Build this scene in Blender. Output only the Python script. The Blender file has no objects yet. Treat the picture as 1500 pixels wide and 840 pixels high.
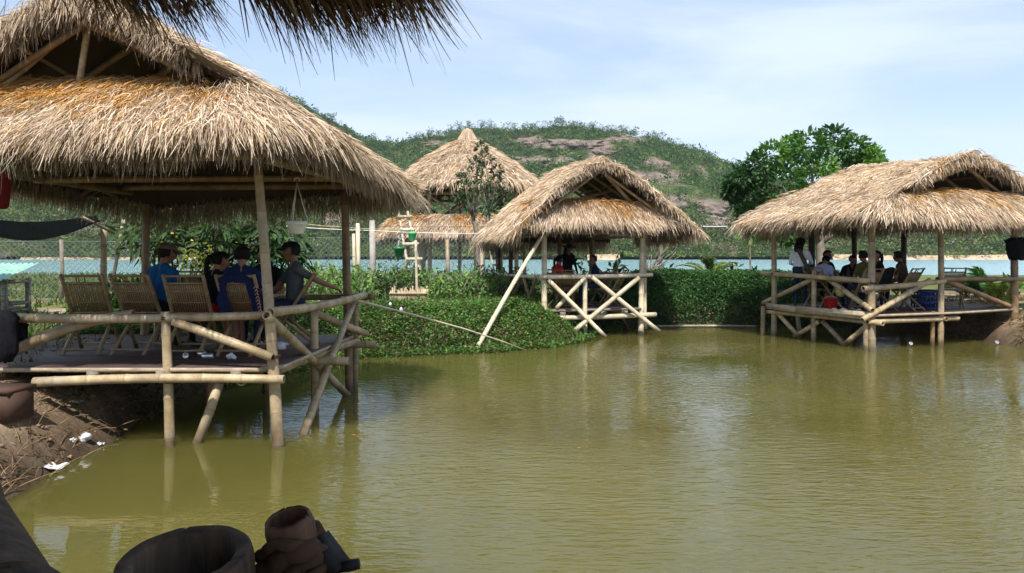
import bpy, bmesh, math, random
import numpy as np
from mathutils import Vector, Matrix

random.seed(7)
RNG = np.random.default_rng(11)
SC = bpy.context.scene
COL = SC.collection
R = math.radians
PI = math.pi

# ------------------------------------------------------------------ camera frame
F_PX, HOR, H_CAM = 1100.0, 371.0, 2.0

def at(px, py, y):
    """world point seen at photo pixel (px, py) at depth y metres"""
    return np.array([(px - 750.0) / F_PX * y, y, H_CAM - (py - HOR) / F_PX * y])

def on_z(px, py, z=0.0):
    y = (H_CAM - z) * F_PX / (py - HOR)
    return np.array([(px - 750.0) / F_PX * y, y, z])

# ------------------------------------------------------------------ mesh builder
class G:
    def __init__(self):
        self.V, self.F, self.C, self.A, self.n = [], [], [], [], 0
    def add(self, V, F, col=None, att=None):
        V = np.asarray(V, float).reshape(-1, 3)
        for f in (F if isinstance(F, list) else [F]):
            f = np.asarray(f, np.int64)
            if f.size:
                self.F.append(f + self.n)
        self.V.append(V)
        if col is None:
            col = np.ones((len(V), 3)) * 0.5
        col = np.asarray(col, float)
        if col.ndim == 1:
            col = np.tile(col, (len(V), 1))
        self.C.append(col)
        self.A.append(np.zeros(len(V)) if att is None else np.asarray(att, float))
        self.n += len(V)
        return self
    def verts(self):
        return np.concatenate(self.V)

def np_mesh(name, V, Fs, col=None, att=None, smooth=False):
    me = bpy.data.meshes.new(name)
    me.vertices.add(len(V))
    me.vertices.foreach_set('co', np.ascontiguousarray(V, np.float32).ravel())
    li = np.concatenate([f.ravel() for f in Fs]).astype(np.int32)
    tot = np.concatenate([np.full(len(f), f.shape[1], np.int32) for f in Fs])
    st = np.concatenate([[0], np.cumsum(tot)[:-1]]).astype(np.int32)
    me.loops.add(len(li))
    me.loops.foreach_set('vertex_index', li)
    me.polygons.add(len(tot))
    me.polygons.foreach_set('loop_start', st)
    if smooth:
        me.polygons.foreach_set('use_smooth', np.ones(len(tot), bool))
    if col is not None:
        a = me.attributes.new('Col', 'FLOAT_COLOR', 'POINT')
        a.data.foreach_set('color', np.concatenate([col, np.ones((len(col), 1))], 1).astype(np.float32).ravel())
    if att is not None:
        a = me.attributes.new('mark', 'FLOAT', 'POINT')
        a.data.foreach_set('value', att.astype(np.float32))
    me.update(calc_edges=True)
    me.validate()
    return me

def props(o, label=None, cat=None, group=None, kind=None):
    if label: o['label'] = label
    if cat: o['category'] = cat
    if group: o['group'] = group
    if kind: o['kind'] = kind
    return o

def thing(name, label, cat, loc=(0, 0, 0), rz=0.0, group=None):
    o = bpy.data.objects.new(name, None)
    COL.objects.link(o)
    o.empty_display_size = 0.2
    o.location = tuple(float(c) for c in loc)
    o.rotation_euler = (0, 0, rz)
    return props(o, label, cat, group)

def to_local(V, root):
    c, s = math.cos(-root.rotation_euler.z), math.sin(-root.rotation_euler.z)
    W = V - np.array(root.location)
    return np.stack([W[:, 0] * c - W[:, 1] * s, W[:, 0] * s + W[:, 1] * c, W[:, 2]], 1)

def link(name, g, mat, parent=None, local=False, smooth=True, root=None):
    """one mesh object; vertices are world coordinates unless local"""
    V = g.verts()
    off = None
    if parent is not None:
        if not local:
            V = to_local(V, root or parent)
    elif not local:
        lo, hi = V.min(0), V.max(0)
        off = np.array([(lo[0] + hi[0]) / 2, (lo[1] + hi[1]) / 2, lo[2]])
        V = V - off
    me = np_mesh(name, V, g.F, np.concatenate(g.C), np.concatenate(g.A), smooth)
    for m in (mat if isinstance(mat, (list, tuple)) else [mat]):
        me.materials.append(m)
    o = bpy.data.objects.new(name, me)
    COL.objects.link(o)
    if parent is not None:
        o.parent = parent
    elif off is not None:
        o.location = off
    return o

def solo(name, g, mat, label, cat, group=None, smooth=True, kind=None):
    return props(link(name, g, mat, smooth=smooth), label, cat, group, kind)

def copy_tree(o, parent=None):
    c = o.copy()
    COL.objects.link(c)
    if parent is not None:
        c.parent = parent
    for ch in list(o.children):
        copy_tree(ch, c)
    return c

def unit(v):
    v = np.asarray(v, float)
    return v / max(np.linalg.norm(v), 1e-9)

def frame_of(d):
    d = unit(d)
    a = np.array([0, 0, 1.0]) if abs(d[2]) < 0.9 else np.array([1.0, 0, 0])
    s = unit(np.cross(d, a))
    return s, np.cross(s, d)

# ------------------------------------------------------------------ primitives
def tube(g, pts, rad, n=8, cap=True, col=None, att=None):
    pts = np.asarray(pts, float)
    k = len(pts)
    rad = np.broadcast_to(np.asarray(rad, float), (k,))
    tang = np.gradient(pts, axis=0)
    ch = pts[-1] - pts[0]
    s, t = frame_of(ch if np.linalg.norm(ch) > 1e-4 and abs(np.dot(unit(ch), unit(tang[0]))) > .02 else tang[0])
    V = []
    ang = np.arange(n) * 2 * PI / n
    for i in range(k):
        d = unit(tang[i])
        s = unit(s - d * np.dot(s, d))
        t = np.cross(d, s)
        V.append(pts[i] + rad[i] * (np.cos(ang)[:, None] * s + np.sin(ang)[:, None] * t))
    V = np.concatenate(V)
    i = np.arange(k - 1)[:, None] * n
    j = np.arange(n)[None, :]
    q = np.stack([i + j, i + (j + 1) % n, i + n + (j + 1) % n, i + n + j], -1).reshape(-1, 4)
    F = [q]
    if cap:
        F.append(np.array([list(range(n))[::-1], [(k - 1) * n + m for m in range(n)]]))
    A = None if att is None else np.repeat(att, n)
    g.add(V, F, col, A)

def bamboo(g, p0, p1, r0, r1=None, step=0.36, bend=0.0, n=10, hollow=True, sd=None):
    """a bamboo pole: swollen nodes, slight bow, hollow cut ends"""
    rg = random.Random(sd if sd is not None else int(abs(sum(map(float, p0)) * 9173 + sum(map(float, p1)) * 3571)))
    p0, p1 = np.asarray(p0, float), np.asarray(p1, float)
    r1 = r0 if r1 is None else r1
    Ln = np.linalg.norm(p1 - p0)
    s, t = frame_of(p1 - p0)
    ph = rg.uniform(0, 2 * PI)
    bd = (s * math.cos(ph) + t * math.sin(ph)) * (0.006 * Ln)
    if bend:
        bd = np.array([0, 0, 1.0]) * bend
    ks, rs, at_ = [0.0], [1.0], [0.0]
    x = rg.uniform(0.1, step)
    while x < Ln - 0.06:
        e = 0.012
        for dx, m, a in ((-e * 1.6, 1.0, 0.0), (-e * .5, 1.07, .25), (0, 1.03, 1.0), (e * .5, 1.09, .3), (e * 1.8, 1.0, -0.35), (.07, .985, -.1)):
            if 0 < (x + dx) < Ln - 0.01:
                ks.append((x + dx) / Ln); rs.append(m); at_.append(a)
        x += step * rg.uniform(0.78, 1.2)
    ks.append(1.0); rs.append(1.0); at_.append(0.0)
    ks, rs = np.array(ks), np.array(rs)
    o = np.argsort(ks)
    ks, rs, at_ = ks[o], rs[o], np.array(at_)[o]
    wob = bd[None] * np.sin(ks * PI)[:, None]
    P = p0 + (p1 - p0) * ks[:, None] + wob
    rad = (r0 + (r1 - r0) * ks) * rs
    if hollow:
        d0, d1 = unit(P[1] - P[0]), unit(P[-1] - P[-2])
        P = np.concatenate([[P[0] + d0 * min(.12, Ln * .2)], [P[0]], P, [P[-1]], [P[-1] - d1 * min(.12, Ln * .2)]])
        rad = np.concatenate([[r0 * .7, r0 * .72], rad, [r1 * .72, r1 * .7]])
        at_ = np.concatenate([[2.0, 1.0], at_, [1.0, 2.0]])
        tube_open(g, P, rad, n, at_)
    else:
        tube(g, P, rad, n, True, None, at_)

def tube_open(g, P, rad, n, at_):
    # tangents taken from the pole's own axis so the turned-in ends stay straight
    k = len(P)
    ax = np.gradient(P[2:-2], axis=0)
    T = np.concatenate([ax[:1], ax[:1], ax, ax[-1:], ax[-1:]])
    s, t = frame_of(P[-3] - P[2])
    ang = np.arange(n) * 2 * PI / n
    V = []
    for i in range(k):
        d = unit(T[i])
        s = unit(s - d * np.dot(s, d))
        t = np.cross(d, s)
        V.append(P[i] + rad[i] * (np.cos(ang)[:, None] * s + np.sin(ang)[:, None] * t))
    i = np.arange(k - 1)[:, None] * n
    j = np.arange(n)[None, :]
    q = np.stack([i + j, i + (j + 1) % n, i + n + (j + 1) % n, i + n + j], -1).reshape(-1, 4)
    caps = np.array([list(range(n))[::-1], [(k - 1) * n + m for m in range(n)]])
    g.add(np.concatenate(V), [q, caps], None, np.repeat(at_, n))

def box(g, lo, hi, M=None, col=None):
    lo, hi = np.asarray(lo, float), np.asarray(hi, float)
    V = np.array([[x, y, z] for x in (0, 1) for y in (0, 1) for z in (0, 1)], float) * (hi - lo) + lo
    if M is not None:
        V = V @ np.asarray(M)[:3, :3].T + np.asarray(M)[:3, 3]
    F = np.array([[0, 1, 3, 2], [4, 6, 7, 5], [0, 4, 5, 1], [2, 3, 7, 6], [0, 2, 6, 4], [1, 5, 7, 3]])
    g.add(V, F, col)

def beam(g, p0, p1, w, h, up=(0, 0, 1), col=None):
    p0, p1 = np.asarray(p0, float), np.asarray(p1, float)
    d = unit(p1 - p0)
    s = unit(np.cross(d, up))
    u = np.cross(s, d)
    V = []
    for p in (p0, p1):
        for a, b in ((-1, -1), (1, -1), (1, 1), (-1, 1)):
            V.append(p + s * a * w / 2 + u * b * h / 2)
    F = np.array([[0, 3, 2, 1], [4, 5, 6, 7], [0, 1, 5, 4], [1, 2, 6, 5], [2, 3, 7, 6], [3, 0, 4, 7]])
    g.add(V, F, col)

def lathe(g, prof, c=(0, 0, 0), n=24, sx=1.0, sy=1.0, col=None, M=None):
    prof = np.asarray(prof, float)
    ang = np.arange(n) * 2 * PI / n
    V = np.stack([prof[:, None, 0] * np.cos(ang) * sx, prof[:, None, 0] * np.sin(ang) * sy,
                  np.repeat(prof[:, 1:2], n, 1)], -1).reshape(-1, 3)
    if M is not None:
        V = V @ np.asarray(M)[:3, :3].T + np.asarray(M)[:3, 3]
    V = V + np.asarray(c, float)
    k = len(prof)
    i = np.arange(k - 1)[:, None] * n
    j = np.arange(n)[None, :]
    q = np.stack([i + j, i + (j + 1) % n, i + n + (j + 1) % n, i + n + j], -1).reshape(-1, 4)
    caps = []
    if prof[0, 0] > 1e-4: caps.append(list(range(n))[::-1])
    if prof[-1, 0] > 1e-4: caps.append([(k - 1) * n + m for m in range(n)])
    g.add(V, [q] + ([np.array(caps)] if caps else []), col)

def ellipsoid(g, c, r, n=14, m=10, M=None, col=None):
    th = np.linspace(0, PI, m + 1)
    prof = np.stack([np.sin(th), -np.cos(th)], 1)
    ang = np.arange(n) * 2 * PI / n
    V = np.stack([prof[:, None, 0] * np.cos(ang), prof[:, None, 0] * np.sin(ang), np.repeat(prof[:, 1:2], n, 1)], -1).reshape(-1, 3)
    V = V * np.asarray(r, float)
    if M is not None:
        V = V @ np.asarray(M).T
    V = V + np.asarray(c, float)
    i = np.arange(m)[:, None] * n
    j = np.arange(n)[None, :]
    q = np.stack([i + j, i + (j + 1) % n, i + n + (j + 1) % n, i + n + j], -1).reshape(-1, 4)
    g.add(V, q, col)

def rotm(ax, a):
    return np.array(Matrix.Rotation(a, 3, ax))

# ------------------------------------------------------------------ blades and leaves (vectorised)
def norm_rows(A):
    return A / np.maximum(np.linalg.norm(A, axis=1, keepdims=True), 1e-9)

def blades(g, P, D, L, W, droop, col, tw=None, tipfade=1.0):
    n = len(P)
    D = norm_rows(D)
    rnd = norm_rows(RNG.normal(size=(n, 3)))
    S = norm_rows(np.cross(D, rnd))
    L = np.broadcast_to(L, (n,))[:, None]
    W = np.broadcast_to(W, (n,))[:, None]
    droop = np.broadcast_to(droop, (n,))[:, None]
    dn = np.array([[0, 0, -1.0]])
    D2 = norm_rows(D + dn * droop)
    p1 = P + D * L * .5
    p2 = p1 + D2 * L * .5
    V = np.stack([P - S * W * .5, P + S * W * .5, p1 + S * W * .42, p1 - S * W * .42, p2 + S * W * .1, p2 - S * W * .1], 1).reshape(-1, 3)
    b = np.arange(n)[:, None] * 6
    F = np.concatenate([b + np.array([[0, 1, 2, 3]]), b + np.array([[3, 2, 4, 5]])])
    C = np.repeat(col, 6, axis=0)
    g.add(V, F, C)

def leaves(g, P, size, col, D=None, aspect=0.45, fold=0.25, upbias=0.3):
    """diamond leaves, folded along the midrib; D = direction the leaf points"""
    n = len(P)
    if D is None:
        D = RNG.normal(size=(n, 3)); D[:, 2] = D[:, 2] * .6
    D = norm_rows(D)
    up = RNG.normal(size=(n, 3)) + np.array([0, 0, upbias * 3])
    S = norm_rows(np.cross(D, up))
    N = np.cross(S, D)
    sz = np.broadcast_to(size, (n,))[:, None]
    w = sz * aspect * .5
    mid = P + D * sz * .45
    V = np.stack([P, mid + S * w + N * w * fold, P + D * sz - N * sz * .1, mid - S * w + N * w * fold], 1).reshape(-1, 3)
    b = np.arange(n)[:, None] * 4
    F = np.concatenate([b + np.array([[0, 1, 2]]), b + np.array([[0, 2, 3]])])
    g.add(V, F, np.repeat(col, 4, axis=0))

def mixcol(n, cols, jit=0.15):
    cols = np.asarray(cols, float)
    c = cols[RNG.integers(0, len(cols), n)]
    return np.clip(c * (1 + RNG.normal(0, jit, (n, 1))), 0.004, 1)

# value noise
def vnoise(x, y, sd=0):
    x, y = np.asarray(x, float), np.asarray(y, float)
    def hsh(i, j):
        v = np.sin(i * 127.1 + j * 311.7 + sd * 74.7) * 43758.5453
        return v - np.floor(v)
    xi, yi = np.floor(x), np.floor(y)
    fx, fy = x - xi, y - yi
    fx, fy = fx * fx * (3 - 2 * fx), fy * fy * (3 - 2 * fy)
    a, b, c, d = hsh(xi, yi), hsh(xi + 1, yi), hsh(xi, yi + 1), hsh(xi + 1, yi + 1)
    return (a + (b - a) * fx) * (1 - fy) + (c + (d - c) * fx) * fy

def fbm(x, y, o=4, sd=0):
    v, a, t = 0, .5, 0
    for k in range(o):
        v = v + a * vnoise(x * 2 ** k, y * 2 ** k, sd + k); t += a; a *= .5
    return v / t

def sstep(a, b, x):
    t = np.clip((np.asarray(x, float) - a) / (b - a), 0, 1)
    return t * t * (3 - 2 * t)

# ------------------------------------------------------------------ materials
M = {}
def new_mat(name):
    m = bpy.data.materials.new(name)
    m.use_nodes = True
    nt = m.node_tree
    return m, nt, nt.nodes['Principled BSDF']

def nd(nt, t, **kw):
    n = nt.nodes.new(t)
    for k, v in kw.items():
        if k in n.inputs.keys() if hasattr(n.inputs, 'keys') else False:
            n.inputs[k].default_value = v
        else:
            setattr(n, k, v)
    return n

def noise_ramp(nt, cols, scale=5, detail=4, stretch=(1, 1, 1), coord='Object', rough=.6, lo=.3, hi=.7):
    tc = nd(nt, 'ShaderNodeTexCoord')
    mp = nd(nt, 'ShaderNodeMapping')
    mp.inputs['Scale'].default_value = stretch
    no = nd(nt, 'ShaderNodeTexNoise')
    no.inputs['Scale'].default_value = scale
    no.inputs['Detail'].default_value = detail
    no.inputs['Roughness'].default_value = rough
    cr = nd(nt, 'ShaderNodeValToRGB')
    el = cr.color_ramp.elements
    while len(el) < len(cols): el.new(.5)
    for i, c in enumerate(cols):
        el[i].position = lo + (hi - lo) * i / max(1, len(cols) - 1)
        el[i].color = (*c, 1)
    nt.links.new(tc.outputs[coord], mp.inputs[0])
    nt.links.new(mp.outputs[0], no.inputs['Vector'])
    nt.links.new(no.outputs[0], cr.inputs[0])
    return cr, no, mp

def bump(nt, bs, src, strength=.3, dist=.01):
    b = nd(nt, 'ShaderNodeBump')
    b.inputs['Strength'].default_value = strength
    b.inputs['Distance'].default_value = dist
    nt.links.new(src, b.inputs['Height'])
    nt.links.new(b.outputs[0], bs.inputs['Normal'])
    return b

def mat_noise(name, cols, scale=5, rough=.8, detail=4, stretch=(1, 1, 1), bmp=.3, dist=.01, spec=.3, lo=.3, hi=.7, rand=0.0):
    m, nt, bs = new_mat(name)
    cr, no, mp = noise_ramp(nt, cols, scale, detail, stretch, lo=lo, hi=hi)
    out = cr.outputs[0]
    if rand:
        oi = nd(nt, 'ShaderNodeObjectInfo')
        mr = nd(nt, 'ShaderNodeMapRange')
        mr.inputs['To Min'].default_value = 1 - rand
        mr.inputs['To Max'].default_value = 1 + rand
        nt.links.new(oi.outputs['Random'], mr.inputs['Value'])
        mx = nd(nt, 'ShaderNodeMix', data_type='RGBA', blend_type='MULTIPLY')
        mx.inputs['Factor'].default_value = 1
        nt.links.new(out, mx.inputs[6]); nt.links.new(mr.outputs[0], mx.inputs[7])
        out = mx.outputs[2]
    nt.links.new(out, bs.inputs['Base Color'])
    bs.inputs['Roughness'].default_value = rough
    bs.inputs['Specular IOR Level'].default_value = spec
    if bmp: bump(nt, bs, no.outputs[0], bmp, dist)
    M[name] = m
    return m

def mat_attr(name, rough=.9, spec=.15, transl=0.0, nscale=0, gain=1.0):
    """colour from the mesh's own Col attribute (each straw, each leaf)"""
    m, nt, bs = new_mat(name)
    a = nd(nt, 'ShaderNodeAttribute', attribute_name='Col')
    out = a.outputs['Color']
    nt.links.new(out, bs.inputs['Base Color'])
    bs.inputs['Roughness'].default_value = rough
    bs.inputs['Specular IOR Level'].default_value = spec
    if transl:
        tr = nd(nt, 'ShaderNodeBsdfTranslucent')
        mu = nd(nt, 'ShaderNodeMix', data_type='RGBA', blend_type='MULTIPLY')
        mu.inputs['Factor'].default_value = 1
        mu.inputs[7].default_value = (1.1, 1.25, .55, 1)
        nt.links.new(out, mu.inputs[6])
        nt.links.new(mu.outputs[2], tr.inputs['Color'])
        mx = nd(nt, 'ShaderNodeMixShader')
        mx.inputs[0].default_value = transl
        nt.links.new(bs.outputs[0], mx.inputs[1]); nt.links.new(tr.outputs[0], mx.inputs[2])
        nt.links.new(mx.outputs[0], nt.nodes['Material Output'].inputs[0])
    M[name] = m
    return m

def mat_bamboo(name, cols, node=(.10, .065, .03), inner=(.03, .02, .012), rough=.45, rand=.22):
    m, nt, bs = new_mat(name)
    cr, no, mp = noise_ramp(nt, cols, 4.5, 5, (1, 1, 1), lo=.32, hi=.68)
    n2 = nd(nt, 'ShaderNodeTexNoise'); n2.inputs['Scale'].default_value = 38; n2.inputs['Detail'].default_value = 3
    tc = nd(nt, 'ShaderNodeTexCoord'); nt.links.new(tc.outputs['Object'], n2.inputs['Vector'])
    sp = nd(nt, 'ShaderNodeMapRange'); sp.inputs['From Min'].default_value = .56; sp.inputs['From Max'].default_value = .78; sp.inputs['To Max'].default_value = .6
    nt.links.new(n2.outputs[0], sp.inputs['Value'])
    m0 = nd(nt, 'ShaderNodeMix', data_type='RGBA'); m0.inputs[7].default_value = (*[c * 1.5 for c in node], 1)
    nt.links.new(sp.outputs[0], m0.inputs['Factor']); nt.links.new(cr.outputs[0], m0.inputs[6])
    oi = nd(nt, 'ShaderNodeObjectInfo')
    mr = nd(nt, 'ShaderNodeMapRange'); mr.inputs['To Min'].default_value = 1 - rand; mr.inputs['To Max'].default_value = 1 + rand * .7
    nt.links.new(oi.outputs['Random'], mr.inputs['Value'])
    m1 = nd(nt, 'ShaderNodeMix', data_type='RGBA', blend_type='MULTIPLY'); m1.inputs['Factor'].default_value = 1
    nt.links.new(m0.outputs[2], m1.inputs[6]); nt.links.new(mr.outputs[0], m1.inputs[7])
    a = nd(nt, 'ShaderNodeAttribute', attribute_name='mark')
    r1 = nd(nt, 'ShaderNodeMapRange'); r1.inputs['From Min'].default_value = 0.1; r1.inputs['From Max'].default_value = 1.0; r1.inputs['To Max'].default_value = .5
    nt.links.new(a.outputs['Fac'], r1.inputs['Value'])
    m2 = nd(nt, 'ShaderNodeMix', data_type='RGBA'); m2.inputs[7].default_value = (*node, 1)
    nt.links.new(r1.outputs[0], m2.inputs['Factor']); nt.links.new(m1.outputs[2], m2.inputs[6])
    r2 = nd(nt, 'ShaderNodeMapRange'); r2.inputs['From Min'].default_value = 1.05; r2.inputs['From Max'].default_value = 1.5
    nt.links.new(a.outputs['Fac'], r2.inputs['Value'])
    m3 = nd(nt, 'ShaderNodeMix', data_type='RGBA'); m3.inputs[7].default_value = (*inner, 1)  # inside of hollow ends painted dark, as the shade in the hole
    nt.links.new(r2.outputs[0], m3.inputs['Factor']); nt.links.new(m2.outputs[2], m3.inputs[6])
    # pale waxy bloom under each node
    r3 = nd(nt, 'ShaderNodeMapRange'); r3.inputs['From Min'].default_value = 0.0; r3.inputs['From Max'].default_value = -.35; r3.inputs['To Max'].default_value = .25
    nt.links.new(a.outputs['Fac'], r3.inputs['Value'])
    m4 = nd(nt, 'ShaderNodeMix', data_type='RGBA'); m4.inputs[7].default_value = (*[min(.8, c * 1.3 + .03) for c in cols[-1]], 1)
    nt.links.new(r3.outputs[0], m4.inputs['Factor']); nt.links.new(m3.outputs[2], m4.inputs[6])
    # dark wet band where a pole stands in the water, grey weathering in blotches
    ge = nd(nt, 'ShaderNodeNewGeometry'); sx = nd(nt, 'ShaderNodeSeparateXYZ'); nt.links.new(ge.outputs['Position'], sx.inputs[0])
    nw = nd(nt, 'ShaderNodeMath', operation='MULTIPLY_ADD'); nw.inputs[1].default_value = .22; nt.links.new(no.outputs[0], nw.inputs[0]); nt.links.new(sx.outputs[2], nw.inputs[2])
    r5 = nd(nt, 'ShaderNodeMapRange'); r5.inputs['From Min'].default_value = .16; r5.inputs['From Max'].default_value = .34; r5.inputs['To Min'].default_value = .38
    nt.links.new(nw.outputs[0], r5.inputs['Value'])
    n5 = nd(nt, 'ShaderNodeTexNoise'); n5.inputs['Scale'].default_value = 1.7; n5.inputs['Detail'].default_value = 6; nt.links.new(tc.outputs['Object'], n5.inputs['Vector'])
    r6 = nd(nt, 'ShaderNodeMapRange'); r6.inputs['From Min'].default_value = .5; r6.inputs['From Max'].default_value = .7; r6.inputs['To Max'].default_value = .55
    nt.links.new(n5.outputs[0], r6.inputs['Value'])
    m5 = nd(nt, 'ShaderNodeMix', data_type='RGBA'); av = sum(cols[1]) / 3; m5.inputs[7].default_value = (av * 1.05, av * .97, av * .84, 1)
    nt.links.new(r6.outputs[0], m5.inputs['Factor']); nt.links.new(m4.outputs[2], m5.inputs[6])
    m6 = nd(nt, 'ShaderNodeMix', data_type='RGBA', blend_type='MULTIPLY'); m6.inputs['Factor'].default_value = 1
    nt.links.new(m5.outputs[2], m6.inputs[6]); nt.links.new(r5.outputs[0], m6.inputs[7])
    nt.links.new(m6.outputs[2], bs.inputs['Base Color'])
    bs.inputs['Roughness'].default_value = rough
    bs.inputs['Specular IOR Level'].default_value = .35
    bump(nt, bs, n2.outputs[0], .15, .004)
    M[name] = m

def mat_plain(name, col, rough=.6, metal=0.0, spec=.4, var=.12, scale=18):
    c0 = tuple(max(0, c * (1 - var)) for c in col); c1 = tuple(min(1, c * (1 + var)) for c in col)
    m = mat_noise(name, [c0, c1], scale, rough, 3, bmp=.12, dist=.003, spec=spec)
    m.node_tree.nodes['Principled BSDF'].inputs['Metallic'].default_value = metal
    return m
# ================================================================== materials
mat_bamboo('bamboo', [(.20, .14, .072), (.33, .25, .145), (.46, .37, .235)])
mat_bamboo('bamboo_chair', [(.15, .095, .045), (.23, .155, .075), (.32, .225, .115)])
mat_bamboo('bamboo_pale', [(.40, .33, .22), (.55, .47, .33), (.64, .56, .42)], node=(.16, .11, .06))
mat_bamboo('bamboo_brown', [(.13, .075, .035), (.22, .135, .065), (.30, .20, .10)], node=(.06, .035, .02))
mat_bamboo('bamboo_shade', [(.014, .010, .008), (.04, .026, .017), (.085, .055, .03)], node=(.014, .010, .007), inner=(.004, .003, .003), rough=.6)  # near-black base colour stands in for shade on poles under roofs
mat_bamboo('bamboo_rust', [(.03, .012, .007), (.055, .023, .012), (.08, .036, .018)], node=(.04, .02, .012), inner=(.012, .008, .006), rough=.4)
mat_attr('thatch', .92, .12, 0.12)
mat_attr('thatch_backlit', .95, .05)  # for straw whose colours are darkened as if backlit
mat_attr('leaf', .55, .3, 0.32)
mat_attr('leaf_far', .8, .1, 0.2)
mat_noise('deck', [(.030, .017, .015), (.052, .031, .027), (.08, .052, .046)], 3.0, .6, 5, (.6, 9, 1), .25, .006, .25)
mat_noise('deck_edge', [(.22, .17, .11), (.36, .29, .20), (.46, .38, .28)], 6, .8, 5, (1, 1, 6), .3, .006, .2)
mat_noise('plank_grey', [(.10, .09, .075), (.2, .18, .15), (.3, .27, .23)], 7, .85, 5, (1, 1, 5), .3, .006, .2)
mat_noise('bark', [(.10, .085, .07), (.2, .175, .14), (.30, .27, .23)], 9, .9, 5, (1, 1, .35), .6, .02, .15)
mat_noise('bark_dark', [(.03, .025, .02), (.06, .05, .04)], 9, .9, 5, (1, 1, .35), .6, .02, .15)
mat_noise('concrete', [(.30, .28, .25), (.44, .42, .38)], 7, .85, 5, (1, 1, 1), .25, .006, .2)
mat_noise('rock', [(.09, .07, .066), (.19, .15, .14), (.30, .25, .23)], .35, .9, 8, (1, 1, 1), .8, .6, .15)
mat_plain('white_plastic', (.78, .78, .76), .35)
mat_plain('white_paper', (.62, .62, .64), .7, var=.05)
mat_plain('green_plastic', (.02, .16, .06), .4)
mat_plain('mint_plastic', (.10, .50, .20), .4)
mat_plain('shaded_red', (.10, .004, .006), .6, spec=.2)  # red lowered to paint the shade on the hanging pot
mat_plain('black_plastic', (.008, .008, .009), .6, spec=.2)
mat_plain('red_plastic', (.55, .02, .02), .35)
mat_plain('blue_plastic', (.012, .03, .14), .45)
mat_plain('cord_white', (.7, .7, .66), .6)
mat_plain('cord_yellow', (.5, .42, .16), .6)
mat_plain('wire', (.2, .22, .22), .5, .4)
mat_plain('dark_metal', (.03, .03, .03), .5, .5)
mat_plain('silver', (.75, .75, .76), .28, .85)
mat_plain('black_cloth', (.010, .010, .013), .95, spec=.1, var=.3)
mat_plain('navy_cloth', (.012, .02, .07), .9, spec=.1, var=.25)
mat_plain('blue_cloth', (.008, .075, .20), .85, spec=.15)
mat_plain('grey_cloth', (.075, .08, .085), .9, spec=.1)
mat_plain('olive_cloth', (.075, .07, .018), .9, spec=.1)
mat_plain('white_cloth', (.62, .66, .74), .85, spec=.15)
mat_plain('lilac_cloth', (.42, .45, .66), .85, spec=.15)
mat_plain('red_cloth', (.55, .018, .02), .85, spec=.15)
mat_plain('jeans', (.02, .028, .06), .9, spec=.1, var=.25)
mat_plain('brown_cloth', (.06, .035, .022), .9, spec=.1, var=.3)
mat_plain('khaki_cloth', (.13, .10, .06), .9, spec=.1)
mat_plain('skin', (.30, .155, .095), .55, spec=.35, var=.08)
mat_plain('skin_dark', (.20, .095, .055), .55, spec=.35, var=.08)
mat_plain('hair', (.008, .007, .007), .7, spec=.15)
mat_plain('lip', (.22, .07, .055), .5)
mat_plain('eye', (.012, .01, .01), .25)
mat_plain('orange_trim', (.6, .26, .10), .8)
mat_plain('yellow_plastic', (.62, .58, .16), .5)
mat_plain('terracotta', (.30, .085, .035), .75)
mat_plain('brown_box', (.065, .034, .022), .75)
mat_noise('corrugated', [(.16, .34, .27), (.26, .46, .38), (.34, .5, .42)], 6, .6, 5, (1, 1, 1), .1, .004, .3)
mat_noise('bamboo_stump', [(.012, .009, .007), (.035, .023, .015), (.075, .048, .026), (.13, .085, .045)], 42, .7, 6, (1, 1, .10), .7, .004, .25, lo=.25, hi=.8)
mat_noise('bamboo_burnt', [(.016, .007, .005), (.05, .021, .012), (.09, .042, .02), (.15, .085, .045)], 46, .55, 6, (1, 1, .12), .6, .003, .3, lo=.25, hi=.8)
mat_noise('net', [(.002, .003, .003), (.006, .007, .007)], 30, .95, 3, (1, 1, 1), .3, .004, .0)

# ================================================================== light and sky
sun_from = unit(np.array([-.05, -.84, 1.22]))
el = math.asin(sun_from[2])
az = math.atan2(sun_from[0], sun_from[1])
sl = bpy.data.lights.new('sun', 'SUN')
sl.energy = 4.6; sl.angle = R(.55); sl.color = (1.0, .945, .86)
so = bpy.data.objects.new('sun', sl); COL.objects.link(so)
so.rotation_euler = Vector(-sun_from).to_track_quat('-Z', 'Y').to_euler()
so.location = (-20, -30, 60)

w = bpy.data.worlds.new('World'); SC.world = w; w.use_nodes = True
nt = w.node_tree
bg = nt.nodes['Background']
sky = nd(nt, 'ShaderNodeTexSky'); sky.sky_type = 'NISHITA'; sky.sun_disc = False
sky.sun_elevation = el; sky.sun_rotation = az; sky.air_density = 1.0; sky.dust_density = .7; sky.ozone_density = 2.5
tc = nd(nt, 'ShaderNodeTexCoord')
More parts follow.
